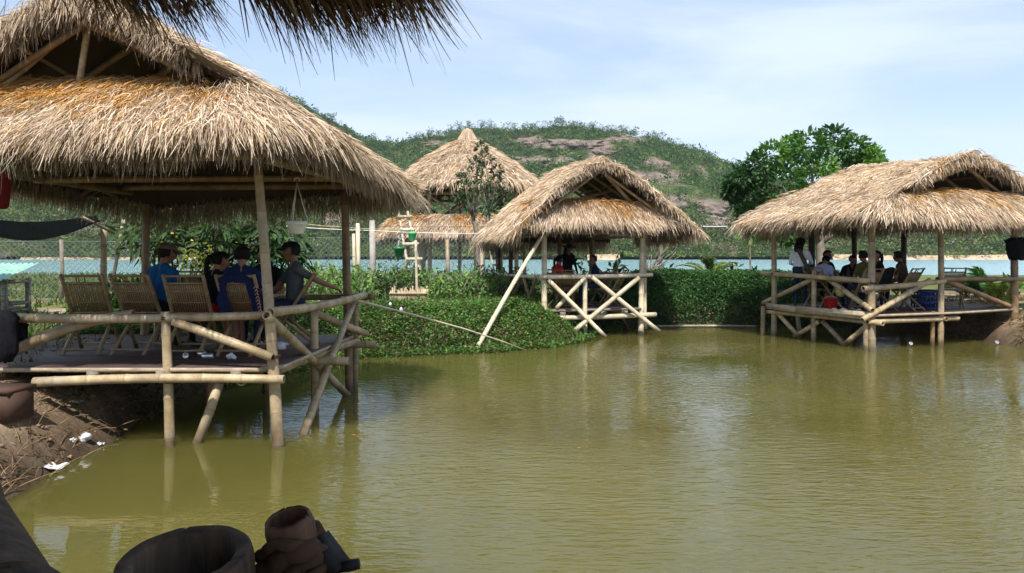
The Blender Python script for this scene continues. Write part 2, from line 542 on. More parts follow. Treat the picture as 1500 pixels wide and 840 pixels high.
# thin high cloud: direction projected on a flat layer far above
sep = nd(nt, 'ShaderNodeSeparateXYZ'); nt.links.new(tc.outputs['Generated'], sep.inputs[0])
zz = nd(nt, 'ShaderNodeMath', operation='ADD'); zz.inputs[1].default_value = .12; nt.links.new(sep.outputs[2], zz.inputs[0])
zm = nd(nt, 'ShaderNodeMath', operation='MAXIMUM'); zm.inputs[1].default_value = .03; nt.links.new(zz.outputs[0], zm.inputs[0])
dx = nd(nt, 'ShaderNodeMath', operation='DIVIDE'); nt.links.new(sep.outputs[0], dx.inputs[0]); nt.links.new(zm.outputs[0], dx.inputs[1])
dy = nd(nt, 'ShaderNodeMath', operation='DIVIDE'); nt.links.new(sep.outputs[1], dy.inputs[0]); nt.links.new(zm.outputs[0], dy.inputs[1])
cb = nd(nt, 'ShaderNodeCombineXYZ'); nt.links.new(dx.outputs[0], cb.inputs[0]); nt.links.new(dy.outputs[0], cb.inputs[1])
mp = nd(nt, 'ShaderNodeMapping'); mp.inputs['Scale'].default_value = (.55, 1.0, 1); mp.inputs['Rotation'].default_value = (0, 0, R(-14)); mp.inputs['Location'].default_value = (3.1, 1.7, 0)
nt.links.new(cb.outputs[0], mp.inputs[0])
cn = nd(nt, 'ShaderNodeTexNoise'); cn.inputs['Scale'].default_value = .85; cn.inputs['Detail'].default_value = 7; cn.inputs['Roughness'].default_value = .55; cn.inputs['Distortion'].default_value = .5
nt.links.new(mp.outputs[0], cn.inputs['Vector'])
cr = nd(nt, 'ShaderNodeMapRange', interpolation_type='SMOOTHSTEP'); cr.inputs['From Min'].default_value = .36; cr.inputs['From Max'].default_value = .64
cr.inputs['To Min'].default_value = .38; cr.inputs['To Max'].default_value = .95
nt.links.new(cn.outputs[0], cr.inputs['Value'])
mx = nd(nt, 'ShaderNodeMix', data_type='RGBA'); mx.inputs[7].default_value = (4.75, 5.5, 6.75, 1)
nt.links.new(cr.outputs[0], mx.inputs['Factor']); nt.links.new(sky.outputs[0], mx.inputs[6])
nt.links.new(mx.outputs[2], bg.inputs[0])
bg.inputs[1].default_value = 0.12

SC.view_settings.view_transform = 'Standard'
SC.view_settings.look = 'None'
SC.view_settings.exposure = 0.6
SC.view_settings.gamma = 1.0

# ================================================================== ground
POND = np.array([(-4.35, -9), (-4.2, 4), (-4.12, 6.3), (-4.3, 8.2), (-4.7, 10), (-4.3, 12.2), (-3.1, 14.5), (-1.9, 15.0), (-.7, 15.35), (.6, 16.1), (1.45, 17.1),
                 (1.9, 19.2), (3.2, 20.2), (4.7, 20.5), (6.9, 20.5), (8.6, 20.7), (10.4, 19.0), (10.75, 17), (10.9, 15.4), (12, 8), (13, -9)])

def pond_sd(x, y):
    """signed distance to the pond's edge, positive on land"""
    x, y = np.asarray(x, float), np.asarray(y, float)
    d = np.full(x.shape, 1e9); ins = np.zeros(x.shape, bool)
    n = len(POND)
    for i in range(n):
        a, b = POND[i], POND[(i + 1) % n]
        e = b - a
        t = np.clip(((x - a[0]) * e[0] + (y - a[1]) * e[1]) / (e @ e), 0, 1)
        d = np.minimum(d, np.hypot(x - a[0] - t * e[0], y - a[1] - t * e[1]))
        c = (a[1] > y) != (b[1] > y)
        with np.errstate(divide='ignore', invalid='ignore'):
            xi = a[0] + (y - a[1]) * e[0] / (e[1] if e[1] else 1e-9)
        ins ^= c & (x < xi)
    return np.where(ins, -d, d)

LAKE0, LAKE1 = 43.0, 232.0
def ground_h(x, y):
    x, y = np.asarray(x, float), np.asarray(y, float)
    s = pond_sd(x, y) + (fbm(x * 1.3, y * 1.3, 3, 5) - .5) * .35
    top = .72 - .05 * sstep(12, 15, y) * sstep(-5, -2, x) + (fbm(x * .35, y * .35, 3, 2) - .5) * .18 + (fbm(x * 2.2, y * 2.2, 3, 9) - .5) * .07
    top = top + .1 * sstep(6, 10, x)
    wid = 0.75 + .55 * sstep(9.5, 10.5, x) + .25 * sstep(-3.6, -4.4, x)
    wid = wid + .45 * sstep(12.5, 14.5, y) * sstep(-4.6, -3.4, x) * sstep(2.6, 1.6, x)
    z = np.where(s > 0, top * (1 - (1 - np.clip(s / wid, 0, 1)) ** 1.7), np.maximum(s * .9, -.9))
    lk = sstep(LAKE0, LAKE0 + 4, y + 2.5 * (fbm(x * .08, y * .0 + 3, 3, 4) - .5) * 2)
    z = z * (1 - lk) + lk * -1.2
    far = sstep(LAKE1 - 6, LAKE1 + 2, y + 14 * (fbm(x * .02, 7, 3, 8) - .5))
    z = z * (1 - far) + far * (1.2 + 1.2 * fbm(x * .05, y * .05, 3, 3))
    return z

def axis(lo, a, b, hi, st, gr):
    mid = list(np.arange(a, b, st))
    l, s, x = [], st, a
    while x > lo:
        s *= gr; x -= s; l.append(x)
    r, s, x = [], st, mid[-1]
    while x < hi:
        s *= gr; x += s; r.append(x)
    return np.array(l[::-1] + mid + r)

def grid_mesh(xs, ys, zf):
    X, Y = np.meshgrid(xs, ys)
    V = np.stack([X, Y, zf(X, Y)], -1).reshape(-1, 3)
    nx, ny = len(xs), len(ys)
    i = np.arange(ny - 1)[:, None] * nx; j = np.arange(nx - 1)[None, :]
    q = np.stack([i + j, i + j + 1, i + nx + j + 1, i + nx + j], -1).reshape(-1, 4)
    return V, q

xs = axis(-900, -13, 16, 900, .2, 1.09); ys = axis(-40, -3, 26, 900, .2, 1.07)
V, q = grid_mesh(xs, ys, ground_h)
sd = pond_sd(V[:, 0], V[:, 1])
grass = sstep(.35, .62, fbm(V[:, 0] * .5, V[:, 1] * .35, 4, 21) + .18 * sstep(12, 20, V[:, 1]) - .25 * sstep(8.5, 10, V[:, 0]) * sstep(26, 20, V[:, 1]))
grass *= sstep(.5, 1.6, sd)
grass = np.maximum(grass, sstep(LAKE1 - 2, LAKE1 + 6, V[:, 1]) * .7)
g = G(); g.add(V, q, None, grass)
m, nt, bs = new_mat('ground')
cr, no, mp_ = noise_ramp(nt, [(.10, .065, .04), (.20, .14, .09), (.33, .25, .17), (.42, .34, .25)], 1.1, 9, lo=.28, hi=.74)
cg, no2, _ = noise_ramp(nt, [(.05, .075, .02), (.10, .13, .035), (.18, .17, .07)], 2.4, 6)
a = nd(nt, 'ShaderNodeAttribute', attribute_name='mark')
mx = nd(nt, 'ShaderNodeMix', data_type='RGBA')
nt.links.new(a.outputs['Fac'], mx.inputs['Factor']); nt.links.new(cr.outputs[0], mx.inputs[6]); nt.links.new(cg.outputs[0], mx.inputs[7])
# wet, darker soil close to the water
geo = nd(nt, 'ShaderNodeNewGeometry'); sp = nd(nt, 'ShaderNodeSeparateXYZ'); nt.links.new(geo.outputs['Position'], sp.inputs[0])
wr = nd(nt, 'ShaderNodeMapRange'); wr.inputs['From Min'].default_value = .04; wr.inputs['From Max'].default_value = .42; wr.inputs['To Min'].default_value = .42
nt.links.new(sp.outputs[2], wr.inputs['Value'])
mw = nd(nt, 'ShaderNodeMix', data_type='RGBA', blend_type='MULTIPLY'); mw.inputs['Factor'].default_value = 1
nt.links.new(mx.outputs[2], mw.inputs[6]); nt.links.new(wr.outputs[0], mw.inputs[7])
nt.links.new(mw.outputs[2], bs.inputs['Base Color'])
bs.inputs['Roughness'].default_value = .95; bs.inputs['Specular IOR Level'].default_value = .15
n3 = nd(nt, 'ShaderNodeTexNoise'); n3.inputs['Scale'].default_value = 9; n3.inputs['Detail'].default_value = 9; n3.inputs['Roughness'].default_value = .7
tc = nd(nt, 'ShaderNodeTexCoord'); nt.links.new(tc.outputs['Object'], n3.inputs['Vector'])
bump(nt, bs, n3.outputs[0], .9, .06)
M['ground'] = m
props(link('ground', g, m), kind='structure')

# ------------------------------------------------------------------ water
def water_mat(name, base, rough, scales, strength, calm):
    m, nt, bs = new_mat(name)
    tc = nd(nt, 'ShaderNodeTexCoord')
    bs.inputs['Base Color'].default_value = (*base, 1)
    bs.inputs['Roughness'].default_value = rough
    bs.inputs['IOR'].default_value = 1.33
    prev = None
    for (sx, sy, rot, wt) in scales:
        mp = nd(nt, 'ShaderNodeMapping'); mp.inputs['Scale'].default_value = (sx, sy, 1); mp.inputs['Rotation'].default_value = (0, 0, R(rot))
        no = nd(nt, 'ShaderNodeTexNoise'); no.inputs['Scale'].default_value = 1; no.inputs['Detail'].default_value = 1.5; no.inputs['Distortion'].default_value = .35
        nt.links.new(tc.outputs['Object'], mp.inputs[0]); nt.links.new(mp.outputs[0], no.inputs['Vector'])
        mu = nd(nt, 'ShaderNodeMath', operation='MULTIPLY'); mu.inputs[1].default_value = wt; nt.links.new(no.outputs[0], mu.inputs[0])
        if prev is None: prev = mu
        else:
            ad = nd(nt, 'ShaderNodeMath', operation='ADD'); nt.links.new(prev.outputs[0], ad.inputs[0]); nt.links.new(mu.outputs[0], ad.inputs[1]); prev = ad
    b = bump(nt, bs, prev.outputs[0], strength, .05)
    if calm:
        n2 = nd(nt, 'ShaderNodeTexNoise'); n2.inputs['Scale'].default_value = .28; n2.inputs['Detail'].default_value = 3
        nt.links.new(tc.outputs['Object'], n2.inputs['Vector'])
        sp = nd(nt, 'ShaderNodeSeparateXYZ'); nt.links.new(tc.outputs['Object'], sp.inputs[0])
        # ripples die out in the lee of the left bank
        mr = nd(nt, 'ShaderNodeMapRange', interpolation_type='SMOOTHSTEP'); mr.inputs['From Min'].default_value = -3.4; mr.inputs['From Max'].default_value = -.4; mr.inputs['To Min'].default_value = .12
        nt.links.new(sp.outputs[0], mr.inputs['Value'])
        m2 = nd(nt, 'ShaderNodeMapRange'); m2.inputs['From Min'].default_value = .35; m2.inputs['From Max'].default_value = .6; m2.inputs['To Min'].default_value = .2
        nt.links.new(n2.outputs[0], m2.inputs['Value'])
        mm = nd(nt, 'ShaderNodeMath', operation='MULTIPLY'); nt.links.new(mr.outputs[0], mm.inputs[0]); nt.links.new(m2.outputs[0], mm.inputs[1])
        ms = nd(nt, 'ShaderNodeMath', operation='MULTIPLY'); ms.inputs[1].default_value = strength; nt.links.new(mm.outputs[0], ms.inputs[0])
        nt.links.new(ms.outputs[0], b.inputs['Strength'])
        # silt makes the olive vary a little
        cr = nd(nt, 'ShaderNodeValToRGB'); cr.color_ramp.elements[0].position = .35; cr.color_ramp.elements[1].position = .7
        cr.color_ramp.elements[0].color = (*[c * .82 for c in base], 1); cr.color_ramp.elements[1].color = (*[c * 1.15 for c in base], 1)
        nt.links.new(n2.outputs[0], cr.inputs[0]); nt.links.new(cr.outputs[0], bs.inputs['Base Color'])
    bs.subsurface_method = 'BURLEY'
    bs.inputs['Subsurface Weight'].default_value = 1.0
    bs.inputs['Subsurface Radius'].default_value = (1.0, .9, .4)
    bs.inputs['Subsurface Scale'].default_value = 1.3 if calm else .05
    M[name] = m
    return m

water_mat('pond_water', (.094, .086, .022), .03, [(3.8, 12.5, 10, .5), (8, 23, -9, .4), (.7, 1.5, 20, .6)], .42, True)
water_mat('lake_water', (.19, .33, .35), .22, [(.5, 2.2, 0, 1.0), (1.7, 6, 8, .5)], .5, False)
g = G(); V, q = grid_mesh(np.linspace(-16, 16, 3), np.linspace(-10, 26, 3), lambda X, Y: X * 0.0); g.add(V, q)
props(link('pond', g, M['pond_water']), kind='structure')
g = G(); V, q = grid_mesh(np.linspace(-700, 700, 3), np.linspace(40, 260, 3), lambda X, Y: X * 0.0 + .02); g.add(V, q)
props(link('lake', g, M['lake_water']), kind='structure')
# pale sandy dike on the far shore
g = G()
xs2 = np.linspace(-360, 420, 160)
for (x0, x1, yy, h) in ((-150, -84, 228, .9), (18, 34, 226, 1.6), (96, 420, 226, 1.5)):
    m_ = xs2[(xs2 >= x0) & (xs2 <= x1)]
    top = h * (.75 + .4 * fbm(m_ * .06, m_ * 0, 3, 6))
    a_ = np.stack([m_, yy - 1.5 + 0 * m_, -.6 + 0 * m_], 1); b_ = np.stack([m_, yy + 0 * m_, top], 1); c_ = np.stack([m_, yy + 7 + 0 * m_, top * .9], 1); d_ = np.stack([m_, yy + 9 + 0 * m_, -.6 + 0 * m_], 1)
    k = len(m_); V = np.concatenate([a_, b_, c_, d_])
    i = np.arange(k - 1)
    g.add(V, np.concatenate([np.stack([i + r * k, i + 1 + r * k, i + 1 + (r + 1) * k, i + (r + 1) * k], 1) for r in range(3)]))
mat_noise('sand', [(.26, .19, .12), (.40, .31, .21), (.5, .41, .3)], .3, .95, 6, (1, 1, 3), .3, .1, .1)
props(link('shore', g, M['sand']), kind='structure')

# ------------------------------------------------------------------ hill
CREST = np.array([(-900, 330), (-500, 190), (-200, 90), (100, 70), (300, 96), (385, 130), (430, 140), (455, 158), (485, 174), (515, 192), (540, 205), (570, 209), (600, 204), (640, 194), (690, 187), (760, 189), (800, 186), (835, 183),
                  (880, 188), (920, 194), (965, 206), (1010, 220), (1060, 240), (1100, 256), (1180, 290), (1300, 318), (1450, 336), (1700, 350), (2100, 358), (2900, 364)], float)
YC = 430.0
CX = (CREST[:, 0] - 750) / F_PX * YC
CZ = H_CAM - (CREST[:, 1] - HOR) / F_PX * YC
def hill_h(x, y):
    H = np.interp(x, CX, CZ) - 3.0
    t = np.clip((y - 236) / (YC - 236), 0, None)
    prof = np.where(t < 1, (.30 * np.clip(t, 0, 1) + .70 * sstep(-.25, 1.02, t) - .70 * sstep(-.25, 1.02, 0)) / (1 - .70 * sstep(-.25, 1.02, 0)), 1 - .5 * sstep(1, 2.2, t))
    rel = (fbm(x * .018, y * .018, 5, 31) - .5) * .42 * np.clip(t * 3, 0, 1) * (1 - .93 * np.clip(t, 0, 1) ** 3)
    gul = -.10 * np.abs(np.sin(x * .021 + 1.2 * np.sin(y * .02))) * np.clip(t * 2, 0, 1) * np.clip(1.1 - t, 0, 1)
    bmp = (fbm(x * .05, y * .05, 4, 63) - .5) * 7 * np.clip(t * 4, 0, 1)
    return 1.0 + (H * (prof + rel + gul) + bmp) * np.where(y > 234, 1, 0)
# bare rock: patches placed on the slope where the photograph shows it, broken up by noise
ROCKS = [(770, 207, 60, 10), (835, 214, 70, 12), (845, 235, 46, 14), (905, 205, 40, 8), (640, 212, 30, 7), (930, 262, 30, 9), (990, 262, 38, 10), (985, 292, 60, 12), (1035, 300, 45, 11), (870, 262, 40, 9), (1060, 330, 40, 10),
         (760, 230, 35, 8), (960, 240, 26, 7), (480, 330, 60, 14), (330, 340, 30, 8), (120, 340, 30, 8)]
def rockness(x, y, z):
    px = 750 + x / y * F_PX; py = HOR - (z - H_CAM) / y * F_PX
    r = np.zeros_like(x)
    for (a, b, sx, sy) in ROCKS:
        r = np.maximum(r, np.exp(-((px - a) / sx) ** 2 - ((py - b) / sy) ** 2))
    return sstep(.45, .7, r * .8 + (fbm(x * .09, y * .05, 5, 77) - .5) * 1.9 + .10)
xs = np.arange(-640, 760, 4.0); ys = np.concatenate([np.arange(228, 470, 3.0), np.arange(470, 900, 14)])
V, q = grid_mesh(xs, ys, hill_h)
g = G(); g.add(V, q, None, rockness(V[:, 0], V[:, 1], V[:, 2]))
m, nt, bs = new_mat('hill')
cr, no, _ = noise_ramp(nt, [(.09, .065, .055), (.17, .125, .105), (.27, .215, .185)], .22, 9, lo=.3, hi=.7)
cg, no2, _ = noise_ramp(nt, [(.028, .05, .015), (.055, .085, .024), (.11, .115, .045)], .12, 9)
a = nd(nt, 'ShaderNodeAttribute', attribute_name='mark'); mx = nd(nt, 'ShaderNodeMix', data_type='RGBA')
nt.links.new(a.outputs['Fac'], mx.inputs['Factor']); nt.links.new(cg.outputs[0], mx.inputs[6]); nt.links.new(cr.outputs[0], mx.inputs[7])
nt.links.new(mx.outputs[2], bs.inputs['Base Color']); bs.inputs['Roughness'].default_value = .95; bs.inputs['Specular IOR Level'].default_value = .1
bump(nt, bs, no.outputs[0], 1.0, 1.5)
M['hill'] = m
props(link('hill', g, m), kind='structure')

def clump_leaves(g, C, rad, per, size, cols, flat=.75, jit=.16):
    """bushy crowns: leaves near the shell of an uneven ball round each centre"""
    n = len(C)
    D = norm_rows(RNG.normal(size=(n * per, 3))); D[:, 2] = np.where(D[:, 2] < -.25, -D[:, 2] * .6, D[:, 2])
    rr = np.repeat(rad, per)[:, None]
    lob = 1 + .28 * np.sin(D[:, :1] * 4 + np.repeat(RNG.uniform(0, 6, n), per)[:, None]) * np.cos(D[:, 1:2] * 5 + np.repeat(RNG.uniform(0, 6, n), per)[:, None])
    P = np.repeat(C, per, 0) + D * rr * lob * RNG.uniform(.45, 1.05, (n * per, 1)) * np.array([1, 1, flat])
    cl = np.repeat(mixcol(n, cols, jit), per, 0) * (1 + RNG.normal(0, .14, (n * per, 1)))
    leaves(g, P, np.repeat(size, per) * RNG.uniform(.7, 1.3, n * per), np.clip(cl, .003, 1), D + RNG.normal(0, .5, D.shape), .6, .2, .5)

# scrub all over the slope
n = 80000
X = RNG.uniform(-330, 330, n); Y = 236 + 205 * RNG.uniform(0, 1, n) ** .9
ok = np.abs(X / Y) < .86
X, Y = X[ok], Y[ok]; Z = hill_h(X, Y)
den = fbm(X * .03, Y * .03, 4, 51)
keep = (rockness(X, Y, Z) < RNG.uniform(.3, 1.0, len(X))) & (den > RNG.uniform(.18, .46, len(X)))
X, Y, Z, den = X[keep], Y[keep], Z[keep], den[keep]
n = len(X)
rad = RNG.uniform(.6, 1.7, n) * (1 + .9 * (RNG.uniform(0, 1, n) > .93))
HG = [(.024, .062, .016), (.05, .115, .024), (.066, .14, .032), (.10, .175, .04), (.03, .08, .032), (.15, .19, .055), (.058, .12, .05), (.036, .09, .022), (.11, .13, .055)]
g = G()
clump_leaves(g, np.stack([X, Y, Z + rad * .55], 1), rad, 14, rad * .5, HG, .85)
props(link('hill_scrub', g, M['leaf_far']), kind='stuff')

# the wooded far shore
n = 1500
X = RNG.uniform(-230, 240, n); Y = RNG.uniform(228, 262, n)
hgt = RNG.uniform(2.0, 5.0, n) + 3.0 * fbm(X * .04, Y * .05, 3, 15) * sstep(228, 250, Y)
g = G()
FG = [(.04, .08, .02), (.065, .115, .03), (.11, .155, .038), (.085, .13, .042), (.045, .085, .04), (.15, .17, .065), (.18, .17, .12)]
base = np.maximum(hill_h(X, Y), 1.2)
for k in range(3):
    r_ = hgt * RNG.uniform(.28, .46, n)
    C = np.stack([X + RNG.normal(0, 1.3, n), Y + RNG.normal(0, 1, n), base + hgt * (.25 + .28 * k) * RNG.uniform(.8, 1.1, n)], 1)
    clump_leaves(g, C, r_, 22, r_ * .42, FG, .8)
props(link('far_woods', g, M['leaf_far']), kind='stuff')

mat_noise('rock_brown', [(.075, .06, .05), (.15, .12, .10), (.24, .20, .17)], .35, .9, 8, (1, 1, 1), .9, .8, .1)
# rock outcrops breaking the slope, and single trees on the crest
def outcrop(px, py, wx, hz, sd):
    """a jointed rock mass sitting where the slope is seen at (px, py)"""
    Y = np.linspace(236, YC, 900); X = (px - 750) / F_PX * Y; Zr = H_CAM - (py - HOR) / F_PX * Y
    k = np.where(Zr <= hill_h(X, Y))[0]
    if not len(k): return None
    y = Y[k[0]]; x = X[k[0]]; z = float(hill_h(np.array([x]), np.array([y]))[0])
    g = G(); n, m = 40, 26
    ellipsoid(g, (0, 0, 0), (1, 1, 1), n, m)
    V = g.verts()
    w_, h_ = wx / F_PX * y * .5, hz / F_PX * y * .5
    a = np.arctan2(V[:, 1], V[:, 0])
    k_ = 1 + .55 * (fbm(V[:, 0] * 2.2 + sd, V[:, 2] * 2.8 + V[:, 1] * 2, 4, sd) - .5) * 2 + .16 * np.abs(np.sin(V[:, 0] * 7 + sd + V[:, 2] * 3))
    P = V * k_[:, None] * np.array([w_, w_ * .6, h_])
    P[:, 2] += P[:, 1] * .25
    g.V = [P + np.array([x, y + w_ * .1, z - h_ * .25])]
    return g
OUT = [(770, 208, 70, 13, 'long flat rock outcrop near the hill crest above the tower'), (838, 211, 80, 16, 'broadest rock outcrop just under the hill crest'), (822, 238, 46, 20, 'dark rock face above the ridge of the small hut'), (868, 240, 50, 22, 'rounded rock mass right of the dark rock face'),
       (640, 211, 42, 9, 'low rock band on the crest left of the tower cap'), (905, 199, 32, 10, 'pale rock knob on the crest'), (960, 262, 28, 12, 'small rock on the slope right of the small hut ridge'), (990, 268, 34, 13, 'rock ledge on the slope above the creeper hedge'),
       (980, 300, 46, 20, 'rock wall low on the slope right of the small hut'), (1040, 306, 50, 22, 'cracked pale rock wall low on the slope before the right hut'), (1066, 300, 22, 24, 'upright pale rock beside the big tree'), (890, 222, 36, 9, 'thin rock shelf on the upper slope'), (745, 232, 34, 10, 'rock shelf behind the right side of the tower'), (925, 246, 24, 9, 'small rock shelf right of the small hut ridge')]
for i_, (px, py, wx, hz, lb) in enumerate(OUT):
    g = outcrop(px, py, wx, hz, i_ + 3)
    if g: solo('rock_outcrop', g, M['rock_brown'], lb, 'rock', 'rock outcrops on the hill')
n = 800; X = RNG.uniform(-170, 190, n); Y = np.where(RNG.uniform(0, 1, n) < .5, RNG.uniform(410, 432, n), RNG.uniform(245, 420, n)); Z = hill_h(X, Y)
hh = RNG.uniform(2, 6.0, n); g = G()
for k in range(3):
    r_ = hh * RNG.uniform(.2, .36, n)
    clump_leaves(g, np.stack([X + RNG.normal(0, .7, n), Y + RNG.normal(0, .7, n), Z + hh * (.4 + .25 * k)], 1), r_, 26, r_ * .42, HG, .95)
props(link('hill_trees', g, M['leaf_far'], smooth=False), kind='stuff')
n = 900; X = RNG.uniform(-210, 220, n); Y = RNG.uniform(225.5, 231, n); hh = RNG.uniform(.8, 2.6, n); g = G()
clump_leaves(g, np.stack([X, Y, .3 + hh * .4], 1), hh * .75, 24, hh * .35, FG, .8)
props(link('shore_bushes', g, M['leaf_far'], smooth=False), kind='stuff')
# ================================================================== thatched roofs
STRAW = np.array([(.61, .475, .365), (.67, .535, .42), (.55, .425, .325), (.49, .375, .28), (.73, .60, .48), (.42, .31, .225), (.61, .46, .30)])
FRESH = np.array([(.58, .30, .08), (.48, .23, .055), (.66, .42, .16), (.44, .26, .10)])

def patch_grid(S, nu, nv):
    u, v = np.meshgrid(np.linspace(0, 1, nu), np.linspace(0, 1, nv))
    return S(u.ravel(), v.ravel())

def patch_sheet(g, S, nu, nv, thick, col, flip=False):
    """closed slab following the patch, thick metres deep"""
    P = patch_grid(S, nu, nv)
    e = 1e-3
    u, v = np.meshgrid(np.linspace(0, 1, nu), np.linspace(0, 1, nv)); u, v = u.ravel(), v.ravel()
    N = norm_rows(np.cross(S(np.minimum(u + e, 1), v) - S(np.maximum(u - e, 0), v), S(u, np.minimum(v + e, 1)) - S(u, np.maximum(v - e, 0))))
    N = np.where(N[:, 2:] < 0, -N, N)
    B = P - N * thick
    i = np.arange(nv - 1)[:, None] * nu; j = np.arange(nu - 1)[None, :]
    q = np.stack([i + j, i + j + 1, i + nu + j + 1, i + nu + j], -1).reshape(-1, 4)
    n = nu * nv
    edge = list(range(nu)) + [nu * k + nu - 1 for k in range(1, nv)] + [n - 1 - k for k in range(1, nu)] + [nu * k for k in range(nv - 2, 0, -1)]
    e1 = np.array(edge); e2 = np.roll(e1, -1)
    side = np.stack([e1, e2, e2 + n, e1 + n], 1)
    C = np.concatenate([np.tile(col, (n, 1)), np.tile(np.array(col) * .3, (n, 1))])  # underside colour cut down to stand in for shade below the thatch
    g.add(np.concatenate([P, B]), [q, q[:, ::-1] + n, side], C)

def straw_cols(P, dark=0.0, fresh=0.0, tuft=None):
    n = len(P)
    c = STRAW[RNG.integers(0, len(STRAW), n)]
    f = FRESH[RNG.integers(0, len(FRESH), n)]
    nz = fbm(P[:, 0] * 1.7 + P[:, 2] * .7, P[:, 1] * 1.7 + P[:, 2] * 1.3, 3, 5)
    fr = np.clip(fresh + (nz - .5) * 1.6 * (fresh > .06), 0, 1)
    c = np.where((RNG.uniform(0, 1, n) < fr)[:, None], f, c)
    patch = .72 + .54 * fbm(P[:, 0] * 2.6, P[:, 1] * 2.6 + P[:, 2] * 2, 3, 12)
    if tuft is not None: patch = patch * tuft
    return np.clip(c * (patch * (1 + RNG.normal(0, .11, n)))[:, None] * (1 - dark), .01, .85)

def patch_straw(g, S, n, L, W, lift=.22, fresh=None, spread=.5, droop=.15, per=12, vr=(0, 1.0), radius=.06, wild=.11):
    """tufts of straw laid down the slope, each tuft a fan of blades"""
    nt_ = max(1, n // per)
    u = RNG.uniform(0, 1, nt_); v = vr[0] + (vr[1] - vr[0]) * RNG.uniform(0, 1, nt_)
    e = 2e-3
    P0 = S(u, v)
    du = norm_rows(S(np.minimum(u + e, 1), v) - S(np.maximum(u - e, 0), v))
    dv = norm_rows(S(u, np.minimum(v + e, 1)) - S(u, np.maximum(v - e, 0)))
    N = np.cross(du, dv); N = norm_rows(np.where(N[:, 2:] < 0, -N, N))
    du, dv, N, P = (np.repeat(a, per, 0) for a in (du, dv, N, P0))
    m = len(P)
    tl = np.repeat(RNG.normal(0, spread * .5, nt_), per); tn = np.repeat(RNG.uniform(.4, 1.3, nt_), per)
    lat = RNG.normal(0, 1, m)
    P = P + du * (lat * radius)[:, None] + dv * RNG.normal(0, .05, (m, 1)) + N * RNG.uniform(-.02, .03, (m, 1))
    wl = RNG.uniform(0, 1, m) < wild
    D = dv + du * (tl + lat * spread * .35 + RNG.normal(0, .12, m) + wl * RNG.normal(0, .5, m))[:, None] + N * (lift * tn * RNG.uniform(.3, 1.4, m) + wl * .35)[:, None]
    fr = 0 if fresh is None else np.repeat(fresh(u, v), per)
    C = straw_cols(P, 0, fr if fresh is not None else 0.0, np.repeat(RNG.uniform(.82, 1.14, nt_), per))
    blades(g, P, D, L * RNG.uniform(.5, 1.2, m), W * RNG.uniform(.6, 1.4, m), droop + wl * .3, C)

def line_fringe(g, A, B, n, L, W, out, droop=.5, jit=.04, dark=0.0, fresh=0.0, lift=0.0, per=10):
    """hanging straw along the polyline A->B (arrays of points), leaning towards out"""
    nt_ = max(1, n // per)
    t = RNG.uniform(0, 1, nt_)
    k = len(A) - 1
    s = np.minimum((t * k).astype(int), k - 1); f = (t * k - s)[:, None]
    A = np.asarray(A)
    P0 = A[s] * (1 - f) + A[s + 1] * f
    tg = norm_rows(A[s + 1] - A[s])
    ln = np.repeat(RNG.uniform(.55, 1.2, nt_), per); ls = np.repeat(RNG.normal(0, .22, nt_), per)
    P = np.repeat(P0, per, 0); T = np.repeat(tg, per, 0)
    m = len(P); lat = RNG.normal(0, 1, m)
    P = P + T * (lat * .06)[:, None] + RNG.normal(0, jit, (m, 3))
    out = np.asarray(out, float)
    O = np.repeat(out[None], m, 0) if out.ndim == 1 else np.repeat(out[s], per, 0)
    D = O * RNG.uniform(.5, 1.1, (m, 1)) + np.array([[0, 0, -1.0]]) * RNG.uniform(.5, 1.1, (m, 1)) + T * (ls + lat * .12 + RNG.normal(0, .12, m))[:, None]
    C = straw_cols(P, dark, fresh, np.repeat(RNG.uniform(.75, 1.15, nt_), per))
    blades(g, P, D, L * ln * RNG.uniform(.5, 1.15, m), W * RNG.uniform(.6, 1.4, m), droop, C)

